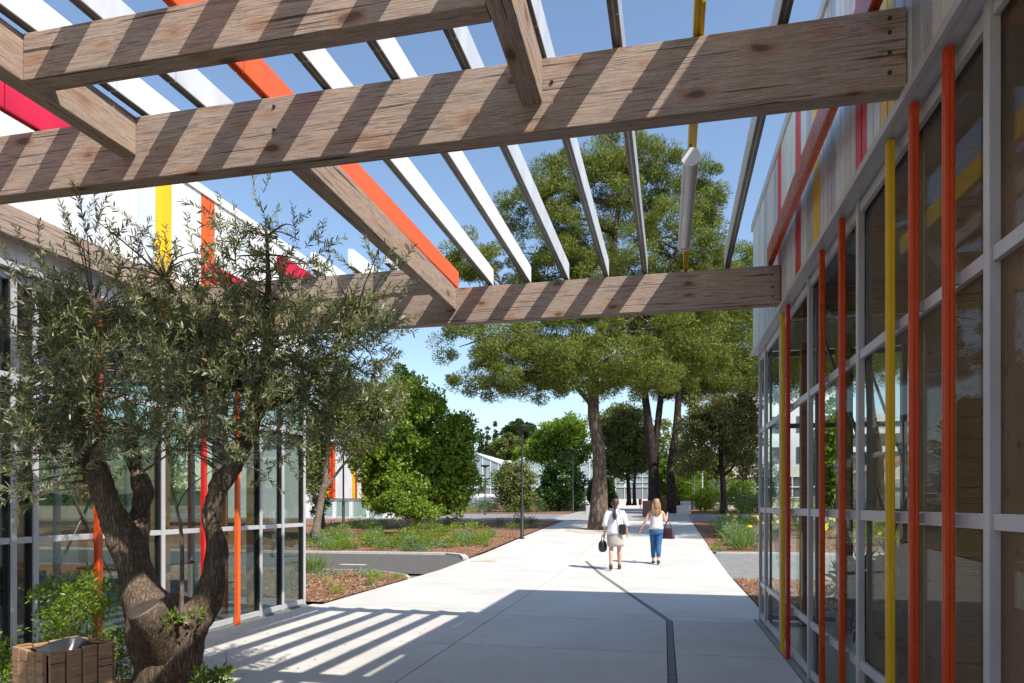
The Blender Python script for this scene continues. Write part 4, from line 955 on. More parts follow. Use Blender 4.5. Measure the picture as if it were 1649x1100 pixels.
for i in range(NT):
    if random.random() < (.58 if tc[i][2] + oo.z > 3.05 else .0): continue
    b = Vector(tc[i]); dr_ = (Vector(td[i]) * .8 + Vector((random.gauss(0, .45), random.gauss(0, .45), random.uniform(.1, .9)))).normalized()
    L = random.uniform(.16, .38); pts = [b]; d = dr_.copy(); ns = 7
    for k in range(ns):
        d = (d + Vector((random.gauss(0, .12), random.gauss(0, .12), random.gauss(.01, .12)))).normalized(); pts.append(pts[-1] + d * L / ns)
    tw.tube(pts, [.0028 - .0018 * k / ns for k in range(ns + 1)], 4, False)
    nl = int(L / .017)
    for k in range(nl):
        u = (k + .5) / nl * ns; j = min(int(u), ns - 1); p = pts[j].lerp(pts[j+1], u - j); dd = (pts[j+1] - pts[j]).normalized()
        s_ = dd.cross(Vector((math.cos(k * 1.9 + i), math.sin(k * 1.9 + i), .3))).normalized()
        for sg in (-1, 1):
            if random.random() < .1: continue
            lc.append(p); ld.append(dd * random.uniform(.5, .9) + s_ * sg * random.uniform(.5, .9))
    if i % 3 == 0:
        q = min(dens, key=lambda s__: (s__ - b).length)
        if (q - b).length < 1.0:
            m_ = q.lerp(b, .5) + Vector((random.gauss(0, .04), random.gauss(0, .04), random.uniform(-.02, .06))); tw.tube(smooth_path([q, m_, b], 5), [.009, .008, .0065, .005, .004, .003], 5, False)
lc = np.array(lc); ld = np.array(ld); nL = len(lc)
Ls = rng.uniform(.032, .062, nL); Ws = Ls * rng.uniform(.17, .24, nL)
wp = lc + np.array(oo); dist = np.linalg.norm(wp - np.array([0, 0, EYE]), axis=1); order = np.argsort(dist)
near = order[:300]; rest = order[300:]
def leaf6(c, d, L, W):
    n = len(c); d = unit(d); r_ = unit(rng.normal(size=(n, 3))); s_ = unit(np.cross(d, r_)); u = np.cross(s_, d)
    L = L[:, None]; W = W[:, None]; bend = rng.uniform(-.12, .2, (n, 1)) * L
    v = np.stack([c, c + d*L*.33 + s_*W*.5, c + d*L*.72 + s_*W*.36 + u*bend*.4, c + d*L + u*bend, c + d*L*.72 - s_*W*.36 + u*bend*.4, c + d*L*.33 - s_*W*.5], 1)
    return v.reshape(-1, 3)
link('foliage', np_mesh('foliage', leaf6(lc[rest], ld[rest], Ls[rest], Ws[rest]), 6, M['olive']), None, olive)['kind'] = 'stuff'
lm1 = MB()
lm1.v = [(0,0,0),(.33,.10,.0),(.72,.075,.03),(1,0,.07),(.72,-.075,.03),(.33,-.10,0),(.33,0,.018),(.72,0,.045)]
lm1.f = [(0,6,1),(1,6,7,2),(2,7,3),(0,5,6),(5,4,7,6),(4,3,7)]; lm1.m = [0]*6
lmesh = lm1.mesh('leaf', M['olive'], True)
for i in near:
    o = link('leaf', lmesh, None, olive, tuple(lc[i])); o.rotation_mode = 'QUATERNION'
    o.rotation_quaternion = Vector(ld[i]).to_track_quat('X', 'Z') @ Matrix.Rotation(random.uniform(0, 6.28), 3, 'X').to_quaternion(); o.scale = (Ls[i],) * 3
tw.build('twigs', M['bark_grey'], olive)['kind'] = 'stuff'
# straight sucker rising from the fork
sk = MB().tube(smooth_path([ol(291, 1008, 4.75), ol(293, 930, 4.72), ol(292, 860, 4.7), ol(284, 815, 4.7), ol(275, 780, 4.7)], 10), [.017 - .001 * k for k in range(11)], 8)
sk.tube(smooth_path([ol(285, 818, 4.7), ol(300, 790, 4.7), ol(330, 765, 4.7), ol(375, 740, 4.75)], 8), [.007 - .0006 * k for k in range(9)], 6)
sk.build('sucker_stem', M['bark_grey'], olive, smooth=True)
# fresh leaves at the fork and around the base
def sprig(px, py, d, r_, n, mat, name, label, grp=None, L=.045, W=.018):
    b = at(px, py, d); t = thing(name, label, 'plant', (b.x, b.y, .03), 0, grp)
    c = Vector((0, 0, b.z - .03)); lob = [(c, (r_, r_ * .8, r_ * 1.0))]
    cr = crown(lob, max(6, n // 30), 30, r_ * .3, L, W, mat, 'foliage', t, up=.5, shell=.2); cr['kind'] = 'stuff'
    mb = MB()
    for k in range(7):
        e = c + Vector((random.uniform(-1, 1) * r_ * .7, random.uniform(-1, 1) * r_ * .6, random.uniform(-.3, .9) * r_))
        mb.tube(smooth_path([(random.uniform(-.05, .05), random.uniform(-.05, .05), 0), e * .5 + Vector((random.gauss(0, .05), 0, 0)), e], 6), [.006, .0055, .005, .0045, .004, .003, .002], 5, False)
    mb.build('stem', M['bark_grey'], t); return t
sprig(110, 985, 4.3, .26, 1900, M['leafg'], 'shrub', 'bright green bushy plant behind the wooden bin', None, .035, .012)
sprig(150, 975, 4.9, .24, 1100, M['leafg'], 'shrub', 'light green shoots between the bin and the olive trunk', None, .035, .014)
sprig(180, 1060, 5.0, .24, 1500, M['leafg'], 'shrub', 'small leafed green plant at the foot of the olive trunk', None, .035, .014)
sprig(20, 1075, 4.3, .22, 1000, M['leafg'], 'shrub', 'green leaves at the bottom left corner behind the bin', None, .035, .014)
sprig(350, 1085, 4.5, .14, 260, M['leafg'], 'shrub', 'small green sprig right of the olive base', None, .05, .022)
for px, py, d in ((283, 995, 4.68), (318, 990, 4.8), (268, 1000, 4.62)):
    c, cd = crown_points([(ol(px, py, d), (.05, .05, .045))], 34, .2)
    link('shoot', np_mesh('shoot', leaves(c, cd + np.array([0, 0, .5]), .045, .016), 4, M['leafg']), None, olive)

# fallen leaves on the paving
nf = 260; fx = rng.uniform(-5.2, -1.5, nf); fy = rng.uniform(4.2, 9.5, nf); fx = np.where(rng.random(nf) < .5, -5.25 + np.abs(rng.normal(size=nf)) * .4, fx)
fc = np.stack([fx, fy, np.full(nf, .006)], 1); fd = rng.normal(size=(nf, 3)); fd[:, 2] = .02
tag(link('fallen_leaves', np_mesh('fallen_leaves', leaves(fc, fd, rng.uniform(.03, .06, nf), rng.uniform(.01, .02, nf), .2, np.tile([0, 0, 1.0], (nf, 1))), 4, M['straw'])), None, None, None, 'stuff')
# ------------------------------------------------------------------ litter bin
bn = thing('litter_bin', 'square litter bin clad in brown timber slats with black liner beside the olive tree', 'bin', (-3.12, 3.04, .03), R(-18))
hw, zt = .158, .78
for sd in range(4):
    for k in range(4):
        a = -hw + k * (2 * hw / 4) + .003; b = a + 2 * hw / 4 - .008
        mb = MB().box(a, b, -hw - .022, -hw, .06, zt - .004 * ((k + sd) % 3)); o = mb.build('slat', M['binwood'], bn, bevel=.004)
        o.rotation_euler = (0, 0, sd * math.pi / 2)
        for z in (.2, .66): 
            s2 = MB().tube([((a + b) / 2, -hw - .024, z), ((a + b) / 2, -hw - .02, z)], .006, 8).build('screw', M['galv'], o)
MB().box(-hw + .002, hw - .002, -hw + .002, hw - .002, .02, .1).build('base_plate', M['alu_dark'], bn)
mb = MB(); n = 24
ringo = []; ringi = []
for k in range(n):
    t = 2 * math.pi * k / n; r0 = hw * .97 / max(abs(math.cos(t)), abs(math.sin(t))); wob = 1 + .05 * math.sin(5 * t)
    ringo.append((r0 * math.cos(t), r0 * math.sin(t), zt - .012 + .012 * math.sin(3 * t))); ringi.append((r0 * .8 * wob * math.cos(t), r0 * .8 * wob * math.sin(t), zt - .04 + .02 * math.sin(4 * t + 1)))
bot = [(x * .6, y * .6, zt - .2 + .02 * math.sin(7 * x * 9)) for x, y, z in ringi]
mb.v = ringo + ringi + bot + [(0, 0, zt - .17)]
for k in range(n):
    k2 = (k + 1) % n; mb.face((k, k2, n + k2, n + k)); mb.face((n + k, n + k2, 2 * n + k2, 2 * n + k)); mb.face((2 * n + k, 2 * n + k2, 3 * n))
mb.build('liner_bag', M['rubber'], bn, smooth=True)

# ------------------------------------------------------------------ lamp posts
def lamp(x, y, H, label, kind=0):
    t = thing('lamp_post', label, 'lamp post', (x, y, hz(y)), 0, 'dark lamp posts along the paths')
    MB().lathe([(.09, 0), (.09, .03), (.065, .05), (.06, H * .3), (.04, H * .31), (.035, H - .1), (.02, H - .02)], n=12).build('post', M['lampd'], t, smooth=True)
    MB().lathe([(.03, H - .16), (.09, H - .10), (.30, H), (.31, H + .03), (.30, H + .05), (.05, H + .075)], n=24).build('lamp_head', M['lampd'], t)
lamp(-5.05, 24.5, 4.1, 'dark lamp post with flat disc head nearest the path')
lamp(-6.2, 47.8, 4.4, 'farther dark lamp post between the dark shrub and the pine trunk')
lamp(-11.4, 43.3, 3.2, 'slim lamp post before the left greenhouse gable')
lamp(at(553, 850, 31).x, at(553, 850, 31).y, 4.2, 'dark lamp post before the striped building')

# ------------------------------------------------------------------ greenhouses
def frosted():
    m, n, l, b = mat_new('greenhouse_glass'); b.inputs['Base Color'].default_value = (.50, .60, .62, 1); b.inputs['Roughness'].default_value = .25
    tr = n.new('ShaderNodeBsdfTransparent'); tr.inputs[0].default_value = (.85, .92, .93, 1); mx = n.new('ShaderNodeMixShader'); mx.inputs[0].default_value = .42
    v = mapping(n, l); t = tex_noise(n, l, v, .6, 5, .6); l.new(ramp_out(n, l, t.outputs[0], [(.3, .3), (.7, .6)]), mx.inputs[0])
    l.new(b.outputs[0], mx.inputs[1]); l.new(tr.outputs[0], mx.inputs[2]); l.new(mx.outputs[0], n['Material Output'].inputs[0]); return m
M['ghglass'] = frosted()
def greenhouse(xl, xr, Y, ridge, eave, depth, label):
    """gable end faces the viewer (-Y)"""
    z0 = 1.15; t = thing('greenhouse', label, 'greenhouse', ((xl + xr) / 2, Y, z0), 0, 'glass greenhouses in a row')
    hw_ = (xr - xl) / 2; re, ee = ridge - z0, eave - z0
    MB().box(-hw_, hw_, -.08, 0, 0, 1.0).box(-hw_, -hw_ + .08, 0, depth, 0, 1.0).box(hw_ - .08, hw_, 0, depth, 0, 1.0).build('base_wall', M['plaster_w'], t)
    def top(x): return ee + (re - ee) * (1 - abs(x) / hw_)
    MB().quad((-hw_, -.02, 1), (hw_, -.02, 1), (hw_, -.02, ee), (0, -.02, re), (-hw_, -.02, ee)).build('gable_glass', M['ghglass'], t)
    MB().quad((-hw_, 0, ee), (0, 0, re), (0, depth, re), (-hw_, depth, ee)).build('roof_glass', M['ghglass'], t)
    MB().quad((0, 0, re), (hw_, 0, ee), (hw_, depth, ee), (0, depth, re)).build('roof_glass', M['ghglass'], t)
    for x in (-hw_, hw_): MB().quad((x, 0, 1), (x, depth, 1), (x, depth, ee), (x, 0, ee)).build('side_glass', M['ghglass'], t)
    n = 8
    for i in range(n + 1):
        x = -hw_ + 2 * hw_ * i / n; x = min(max(x, -hw_ + .04), hw_ - .04)
        MB().box(x - .035, x + .035, -.07, -.03, 1.0, top(x) - .04).build('glazing_bar', M['white'], t)
    for z in (2.25, 2.75, 3.35): 
        if z < ee + .3: MB().box(-hw_ + .1, hw_ - .1, -.105, -.072, z - .03, z + .03).build('glazing_bar', M['white'], t)
    for sg in (-1, 1):
        MB().hexa([(0, -.12, re - .1), (sg * (hw_ + .1), -.12, ee - .12), (sg * (hw_ + .1), .02, ee - .12), (0, .02, re - .1)], [(0, -.12, re + .05), (sg * (hw_ + .1), -.12, ee + .02), (sg * (hw_ + .1), .02, ee + .02), (0, .02, re + .05)]).build('verge', M['white'], t)
        for k in range(1, 10):
            yy_ = depth * k / 10; MB().tube([(0, yy_, re), (sg * hw_, yy_, ee)], .035, 4).build('rafter', M['white'], t)
    MB().box(-hw_ + .4, hw_ - .4, -.025, -.022, 1.05, 2.2).build('blind', M['plaster_g'], t)
    return t
greenhouse(-23.6, -16.6, 72, 7.3, 5.8, 20, 'left greenhouse with the lamp before its white framed gable')
greenhouse(-16.2, -8.9, 72, 7.5, 5.9, 20, 'middle greenhouse half hidden by the dark round shrubs')
greenhouse(-8.5, -1.2, 72, 7.2, 5.8, 20, 'right greenhouse seen either side of the pine trunk')
tag(MB().box(-40, -6.5, 61.5, 61.8, .9, 1.62).build('low_wall', M['plaster_g']), 'long low grey wall in front of the greenhouses', 'wall')
strip('road', -60, 30, [62.5, 80], .01, M['asphalt2'])
# parked white car by the wall
pc = at(735, 812, 70); car = thing('parked_car', 'small white car parked before the left greenhouse', 'car', (pc.x, pc.y + 1, hz(70)), R(4))
prof = [(-2.0, .35), (-2.0, .75), (-1.75, .95), (-1.0, 1.0), (-.45, 1.42), (.9, 1.45), (1.6, 1.0), (2.0, .9), (2.05, .35)]
mb = MB(); n = len(prof); mb.v = [(x, -.8, z) for x, z in prof] + [(x, .8, z) for x, z in prof]
mb.face(tuple(range(n))); mb.face(tuple(reversed(range(n, 2 * n))))
for i in range(n): j = (i + 1) % n; mb.face((i, n + i, n + j, j))
mb.build('body', M['white'], car, bevel=.06)
for sg in (-1, 1):
    MB().quad((-.8, sg * .806, 1.02), (1.35, sg * .806, 1.02), (.85, sg * .806, 1.36), (-.4, sg * .806, 1.36)).build('window', M['black'], car)
    for x in (-1.25, 1.25): MB().tube([(x, sg * .62, .32), (x, sg * .82, .32)], .32, 16).build('wheel', M['black'], car)
# grey barrel shaped planter-like tank on legs in front of the greenhouse
tk = at(766, 812, 68); tank = thing('trailer', 'pale grey covered trailer parked beside the white car', 'trailer', (tk.x + .8, tk.y, hz(68)))
MB().hexa([(-1.5, -.6, .35), (1.5, -.6, .35), (1.5, .6, .35), (-1.5, .6, .35)], [(-2.0, -.7, 1.0), (2.0, -.7, 1.0), (2.0, .7, 1.0), (-2.0, .7, 1.0)]).build('tub', M['greysl'], tank, bevel=.05)
MB().box(-2.1, 2.1, -.75, .75, 1.0, 1.45).build('cover', M['white'], tank, bevel=.15)
for x in (-.8, .8):
    MB().tube([(x, -.66, .28), (x, -.5, .28)], .28, 14).build('wheel', M['black'], tank)

# striped building at left
sb = thing('striped_building', 'distant white building with red orange and yellow cladding stripes behind the left trees', 'building', (-18.5, 38, 0))
z0 = hz(38)
MB().box(-9, 2.2, .3, 8, z0, 5.4).build('wall', M['plaster_w'], sb)
cols = {}
seq = 'WWWWyorroWWWWWyrWWoryrWW'
x = -1.9 - .95
xs = [(-20.4 + 18.5), ]
px_cols = [(515, 'W'), (523, 'y'), (529, 'orange'), (533, 'red'), (536, 'orange'), (540, 'W'), (545, 'W'), (551, 'W'), (557, 'W'), (562, 'W'), (567, 'yellow'), (572, 'red'), (575, 'W'), (582, 'orange'), (588, 'red'), (591, 'yellow'), (595, 'orange'), (600, 'W'), (606, 'W'), (612, 'red'), (618, 'W')]
prev = None
for (a, c), (b, _) in zip(px_cols, px_cols[1:]):
    pa, pb = [Vector((38.2 * (((q - CX) / FPX) * math.cos(YAW) - math.sin(YAW)) / (((q - CX) / FPX) * math.sin(YAW) + math.cos(YAW)), 0, 0)) for q in (a, b)]
    xa, xb = pa.x + 18.5, pb.x + 18.5
    m_ = M['white'] if c == 'W' else M[{'y': 'yellow'}.get(c, c)]
    o = MB().box(xa + .004, xb - .004, .2, .295, z0 + 1.2, 5.3).build('cladding_panel', m_, sb)
for k in range(4): MB().box(-2.0 + k * 1.1, -1.2 + k * 1.1, .24, .295, z0 + .1, z0 + 1.05).build('window', M['glass_dark'], sb)
MB().box(-9.1, 2.3, .1, 8.1, 5.41, 5.6).build('roof', M['white'], sb)

# houses beyond right building
hs = thing('tiled_house', 'pinkish house with terracotta roofs seen through the hall glass', 'house', (18.3, 54, hz(54)))
def gable(cx, w_, zt, zr, y0, y1, par):
    b = MB(); h0 = -.2
    b.v = [(cx - w_, y0, h0), (cx + w_, y0, h0), (cx + w_, y0, zt), (cx, y0, zr), (cx - w_, y0, zt), (cx - w_, y1, h0), (cx + w_, y1, h0), (cx + w_, y1, zt), (cx, y1, zr), (cx - w_, y1, zt)]
    for f in ((0, 1, 2, 3, 4), (9, 8, 7, 6, 5), (1, 6, 7, 2), (5, 0, 4, 9), (0, 5, 6, 1)): b.face(f)
    b.build('wall', M['plaster'], par)
    for sg in (-1, 1):
        a1 = (cx, zr); a2 = (cx + sg * (w_ + .35), zt - .2)
        MB().hexa([(a1[0], y0 - .3, a1[1]), (a2[0], y0 - .3, a2[1]), (a2[0], y1 + .3, a2[1]), (a1[0], y1 + .3, a1[1])], [(a1[0], y0 - .3, a1[1] + .14), (a2[0], y0 - .3, a2[1] + .14), (a2[0], y1 + .3, a2[1] + .14), (a1[0], y1 + .3, a1[1] + .14)]).build('roof', M['tile'], par)
    for k in (-.5, .5): 
        f = MB().box(cx + k * w_ - .4, cx + k * w_ + .4, y0 - .03, y0 + .02, 1.2, 2.4).build('window', M['white'], par); MB().box(cx + k * w_ - .32, cx + k * w_ + .32, y0 - .036, y0 - .031, 1.28, 2.32).build('pane', M['glass_dark'], f)
gable(-1.0, 1.9, 3.1, 4.0, 0, 8, hs); gable(2.3, 2.0, 3.6, 4.7, -1, 7, hs)
tag(MB().box(13, 30, 47, 47.3, .9, 2.6).box(13, 30, 46.9, 47.4, 2.6, 2.85).build('garden_wall', M['plaster_g']), 'grey garden wall with pale coping below the tiled house', 'wall')
cpk = thing('white_block', 'long white flat roofed block behind the tiled house', 'building', (22, 66, 1.2))
MB().box(-8, 10, 0, 8, 0, 7.4).build('wall', M['plaster_g'], cpk)
for z in (5.0, 6.6): MB().box(-8.2, 10.2, -1.0, -.01, z, z + .45).build('balcony', M['plaster_w'], cpk)
for k in range(8): 
    MB().box(-7 + k * 2.1, -5.7 + k * 2.1, -.06, -.005, 5.5, 6.5).build('window', M['alu_dark'], cpk)
    MB().box(-7 + k * 2.1, -5.7 + k * 2.1, -.06, -.005, 2.5, 4.6).build('window', M['red'] if k == 0 else M['alu_dark'], cpk)
tw_ = at(1420, 700, 190); tb = thing('tower_block', 'far beige tower block on the skyline seen through the hall glass', 'building', (tw_.x, tw_.y, 0))
MB().box(-6, 4, 0, 10, 0, 24.5).box(-2, 2.5, .1, 9.9, 24.501, 27).build('wall', M['plaster'], tb)
for r_ in range(7):
    for k in range(4): MB().box(-5.2 + k * 2.4, -4.0 + k * 2.4, -.05, -.005, 3 + r_ * 3, 4.5 + r_ * 3).build('window', M['alu_dark'], tb)
wt = thing('white_building', 'tall white building rising behind the dark oak', 'building', (10.5, 76, 1.2))
MB().box(-5, 8, 0, 10, 0, 12.2).build('wall', M['plaster_w'], wt)
for r_ in range(3):
    for k in range(5): MB().box(-4.4 + k * 2.5, -3.0 + k * 2.5, -.05, -.005, 1.5 + r_ * 3.2, 3.2 + r_ * 3.2).build('window', M['alu_dark'], wt)
lw = at(1200, 775, 62); lb = thing('low_building', 'low cream building with white lattice windows right of the oak', 'building', (lw.x, lw.y, 1.15))
MB().box(-5, 9, 0, 6, 0, 3.8).build('wall', M['plaster'], lb)
for k in range(4):
    f = MB().box(-1.4 + k * 2.2, .6 + k * 2.2, -.06, -.005, 1.0, 3.0).build('window', M['alu_dark'], lb)
    for j in range(3):
        xx = -1.4 + k * 2.2 + j * .95; MB().box(xx, xx + .1, -.12, -.065, 1.0, 3.0).build('frame', M['white'], f)
        zz = 1.0 + j * .95; MB().box(-1.28 + k * 2.2, .5 + k * 2.2, -.17, -.122, zz, zz + .1).build('frame', M['white'], f)
# ------------------------------------------------------------------ seats, planters and small things at the far plaza
for px, py, d, lab in ((955, 829, 46, 'pale stone seat block left of the big pine trunk'), (1101, 830, 44.5, 'pale stone seat block right of the leaning pine')):
    b = at(px, py, d); tag(MB().box(-.45, .45, -.3, .3, -.05, .55).build('seat_block', M['kerb'], None, (b.x, b.y, hz(b.y)), bevel=.02), lab, 'seat', 'stone seat blocks')
b = at(1099, 818, 48); tag(MB().box(-.35, .35, -.3, .3, 0, .8).build('seat_block', M['plaster_w'], None, (b.x + .2, b.y, hz(b.y)), bevel=.02), 'white cube seat behind the right stone block', 'seat')
def woodbox(px, py, d, s, h, lab, dark):
    b = at(px, py, d); t = thing('wooden_planter', lab, 'planter', (b.x, b.y, hz(b.y)))
    for sd in range(4):
        for k in range(5):
            a = -s + k * 2 * s / 5 + .005; o = MB().box(a, a + 2 * s / 5 - .01, -s - .03, -s, .03, h).build('slat', M['tabletop'] if dark else M['binwood'], t); o.rotation_euler = (0, 0, sd * math.pi / 2)
    MB().box(-s + .002, s - .002, -s + .002, s - .002, .02, h - .1).build('soil', M['mulch'], t)
woodbox(1043, 836, 40.5, .26, .95, 'dark wooden box planter beside the blonde woman', True)
woodbox(1073, 824, 48.5, .45, .95, 'lighter wooden box planter between the dark pine trunks', False)
b = at(1031, 812, 64); rb = thing('red_bin', 'small red bin behind the double stemmed tree', 'bin', (b.x, b.y, hz(b.y)))
MB().tube([(0, 0, .4), (0, 0, .95)], .15, 12).build('bin_body', M['darkred'], rb); MB().tube([(0, 0, 0), (0, 0, .4)], .03, 8).build('post', M['alu_dark'], rb)
b = at(1122, 818, 55); MBp = MB().tube([(0, 0, 0), (0, 0, 3.6)], .05, 8); tag(MBp.build('pole', M['galv'], None, (b.x - .2, b.y, hz(b.y))), 'thin grey pole in front of the light green hedge', 'pole')
b = at(1131, 815, 56); tag(MB().tube([(0, 0, 0), (0, 0, 3.2)], .06, 8).build('pole', M['white'], None, (b.x, b.y, hz(b.y))), 'thin white pole above the yellow green shrub', 'pole')
# dark leafed plants inside the hall
for (x, y, lab) in ((2.05, 6.9, 'dark broad leafed plant behind the hall glass near the yellow bar'), (2.25, 6.0, 'dark broad leafed plant behind the hall glass near the steel column'), (2.2, 5.2, 'dark broad leafed plant behind the hall glass beside the wooden post')):
    t = thing('indoor_plant', lab, 'plant', (x, y, .012))
    MB().lathe([(.2, 0), (.26, .3), (.28, .32)], n=16).build('pot', M['alu_dark'], t)
    cr = crown([((0, 0, .72), (.42, .42, .36))], 60, 22, .14, .17, .06, M['leafd'], 'foliage', t, up=.4); cr['kind'] = 'stuff'
    mb = MB()
    for k in range(6): mb.tube([(0, 0, .3), (random.uniform(-.3, .3), random.uniform(-.3, .3), 1.0)], [.012, .005], 5)
    mb.build('stem', M['bark_dark'], t)

# ------------------------------------------------------------------ people
def cloth(name, c1, c2=None, rough=.85, sc=12): return noisy(name, c1, c2 or tuple(x * .9 for x in c1), sc, rough, .2, .01, 18, spec=.15)
M['shirt'] = cloth('white_shirt', (.78, .79, .82)); M['skirt'] = cloth('beige_skirt', (.46, .41, .37)); M['jeans'] = cloth('blue_denim', (.035, .10, .24), (.05, .14, .31))
M['floral'] = noisy('floral_top', (.74, .70, .66), (.70, .66, .62), 26, .85, .1, .01, 20, c3=(.42, .25, .2))
M['hair_d'] = noisy('dark_hair', (.018, .010, .008), (.05, .02, .015), 30, .45, .5, .01, 60); M['hair_l'] = noisy('light_brown_hair', (.20, .10, .045), (.38, .22, .11), 30, .45, .5, .01, 60)
M['brownbag'] = noisy('brown_leather', (.05, .018, .015), (.08, .03, .025), 8, .4); M['shoe'] = noisy('dark_shoe', (.03, .022, .02), (.05, .04, .035), 8, .5)
def body(par, H, pose):
    """one continuous skin mesh; local +Y is the walking direction, feet at z=0; joints from pose"""
    k = H / 1.68; J = pose
    names = ['pelvis', 'waist', 'chest', 'neck0', 'neck1', 'head0', 'head1', 'head2',
             'lhip', 'lknee', 'lank', 'lheel', 'ltoe', 'rhip', 'rknee', 'rank', 'rheel', 'rtoe',
             'lsh', 'lelb', 'lwri', 'lhand', 'rsh', 'relb', 'rwri', 'rhand']
    rad = {'pelvis': (.135, .11), 'waist': (.115, .09), 'chest': (.13, .10), 'neck0': .055, 'neck1': .048, 'head0': .07, 'head1': (.082, .095), 'head2': (.06, .075),
           'lhip': .09, 'lknee': .055, 'lank': .036, 'lheel': .036, 'ltoe': .028, 'rhip': .09, 'rknee': .055, 'rank': .036, 'rheel': .036, 'rtoe': .028,
           'lsh': .052, 'lelb': .038, 'lwri': .026, 'lhand': .030, 'rsh': .052, 'relb': .038, 'rwri': .026, 'rhand': .030}
    E_ = [('pelvis', 'waist'), ('waist', 'chest'), ('chest', 'neck0'), ('neck0', 'neck1'), ('neck1', 'head0'), ('head0', 'head1'), ('head1', 'head2'),
          ('pelvis', 'lhip'), ('lhip', 'lknee'), ('lknee', 'lcalf'), ('lcalf', 'lank'), ('lank', 'lheel'), ('lheel', 'ltoe'), ('pelvis', 'rhip'), ('rhip', 'rknee'), ('rknee', 'rcalf'), ('rcalf', 'rank'), ('rank', 'rheel'), ('rheel', 'rtoe'),
          ('chest', 'lsh'), ('lsh', 'lelb'), ('lelb', 'lwri'), ('lwri', 'lhand'), ('chest', 'rsh'), ('rsh', 'relb'), ('relb', 'rwri'), ('rwri', 'rhand')]
    for s_ in 'lr':
        J[s_ + 'calf'] = tuple(Vector(J[s_ + 'knee']).lerp(Vector(J[s_ + 'ank']), .3) + Vector((0, -.015, 0))); names.append(s_ + 'calf'); rad[s_ + 'calf'] = .056
    # five fingers per hand, as short chains rooted in the palm
    for s_, sg in (('l', -1), ('r', 1)):
        h0 = Vector(J[s_ + 'wri']); h1 = Vector(J[s_ + 'hand']); d = (h1 - h0).normalized(); sd = Vector((0, 1, 0)); sd = (sd - d * sd.dot(d)).normalized()
        inw = d.cross(sd) * -sg * .3
        for q, (off, ln) in enumerate(((.026, .058), (.009, .068), (-.009, .064), (-.026, .05))):
            a = h1 + sd * off; b = a + (d * ln * .55 + inw * .02); c = b + (d * .6 + inw * .5).normalized() * ln * .5
            J[f'{s_}f{q}a'] = a; J[f'{s_}f{q}b'] = b; J[f'{s_}f{q}c'] = c
            for e__, r_ in (('a', .012), ('b', .0095), ('c', .0075)): names.append(f'{s_}f{q}{e__}'); rad[f'{s_}f{q}{e__}'] = r_
            E_.extend([(s_ + 'hand', f'{s_}f{q}a'), (f'{s_}f{q}a', f'{s_}f{q}b'), (f'{s_}f{q}b', f'{s_}f{q}c')])
        m_ = h0.lerp(h1, .45) + sd * .03; J[s_ + 'ta'] = m_; J[s_ + 'tb'] = m_ + (d * .8 + sd * .5).normalized() * .045
        for e__, r_ in (('ta', .013), ('tb', .009)): names.append(s_ + e__); rad[s_ + e__] = r_
        E_.extend([(s_ + 'wri', s_ + 'ta'), (s_ + 'ta', s_ + 'tb')])
    ix = {n: i for i, n in enumerate(names)}
    pts = [Vector(J[n]) * k for n in names]; rr = [tuple(v * k for v in rad[n]) if isinstance(rad[n], tuple) else rad[n] * k for n in names]
    me = skin_mesh('body', pts, [(ix[a], ix[b]) for a, b in E_], rr, 2, 0); me.materials.append(M['skin']); link('body', me, None, par)
    # face (turned away from us)
    hd = Vector(J['head1']) * k; f = MB()
    MB().tube([hd + Vector((0, .085, -.005)), hd + Vector((0, .115, -.025)), hd + Vector((0, .09, -.035))], [.008, .013, .01], 6).build('nose', M['skin'], par, smooth=True)
    for sx in (-.03, .03): MB().tube([hd + Vector((sx, .078, .005)), hd + Vector((sx, .092, .005))], [.012, .006], 8).build('eye', M['black'], par)
    MB().box(hd.x - .022, hd.x + .022, hd.y + .08, hd.y + .092, hd.z - .058, hd.z - .05).build('mouth', M['crimson'], par)
    for sx in (-1, 1): MB().tube([hd + Vector((sx * .075, 0, .02)), hd + Vector((sx * .09, -.008, 0)), hd + Vector((sx * .078, .0, -.025))], [.008, .014, .008], 6).build('ear', M['skin'], par, smooth=True)
    return k
def part_skin(name, pts, rad, mat, par, edges=None, sub=2):
    e = edges or [(i, i + 1) for i in range(len(pts) - 1)]; me = skin_mesh(name, [Vector(p) for p in pts], e, rad, sub, 0); me.materials.append(mat); return link(name, me, None, par)
def loft(name, rings, mat, par, n=28, closed_bottom=False, fold=.0, freq=6):
    """rings: (cx, cy, z, rx, ry)"""
    mb = MB()
    for i, (cx, cy, z, rx, ry) in enumerate(rings):
        for k in range(n):
            t = 2 * math.pi * k / n; w_ = 1 + fold * (1 - i / len(rings) if closed_bottom else i / len(rings)) * math.sin(freq * t + i * .35)
            mb.v.append((cx + rx * math.cos(t) * w_, cy + ry * math.sin(t) * w_, z))
    for i in range(len(rings) - 1):
        for k in range(n):
            k2 = (k + 1) % n; mb.face((i * n + k, i * n + k2, (i + 1) * n + k2, (i + 1) * n + k))
    o = mb.build(name, mat, par, smooth=True); md = o.modifiers.new('thick', 'SOLIDIFY'); md.thickness = .006; return o
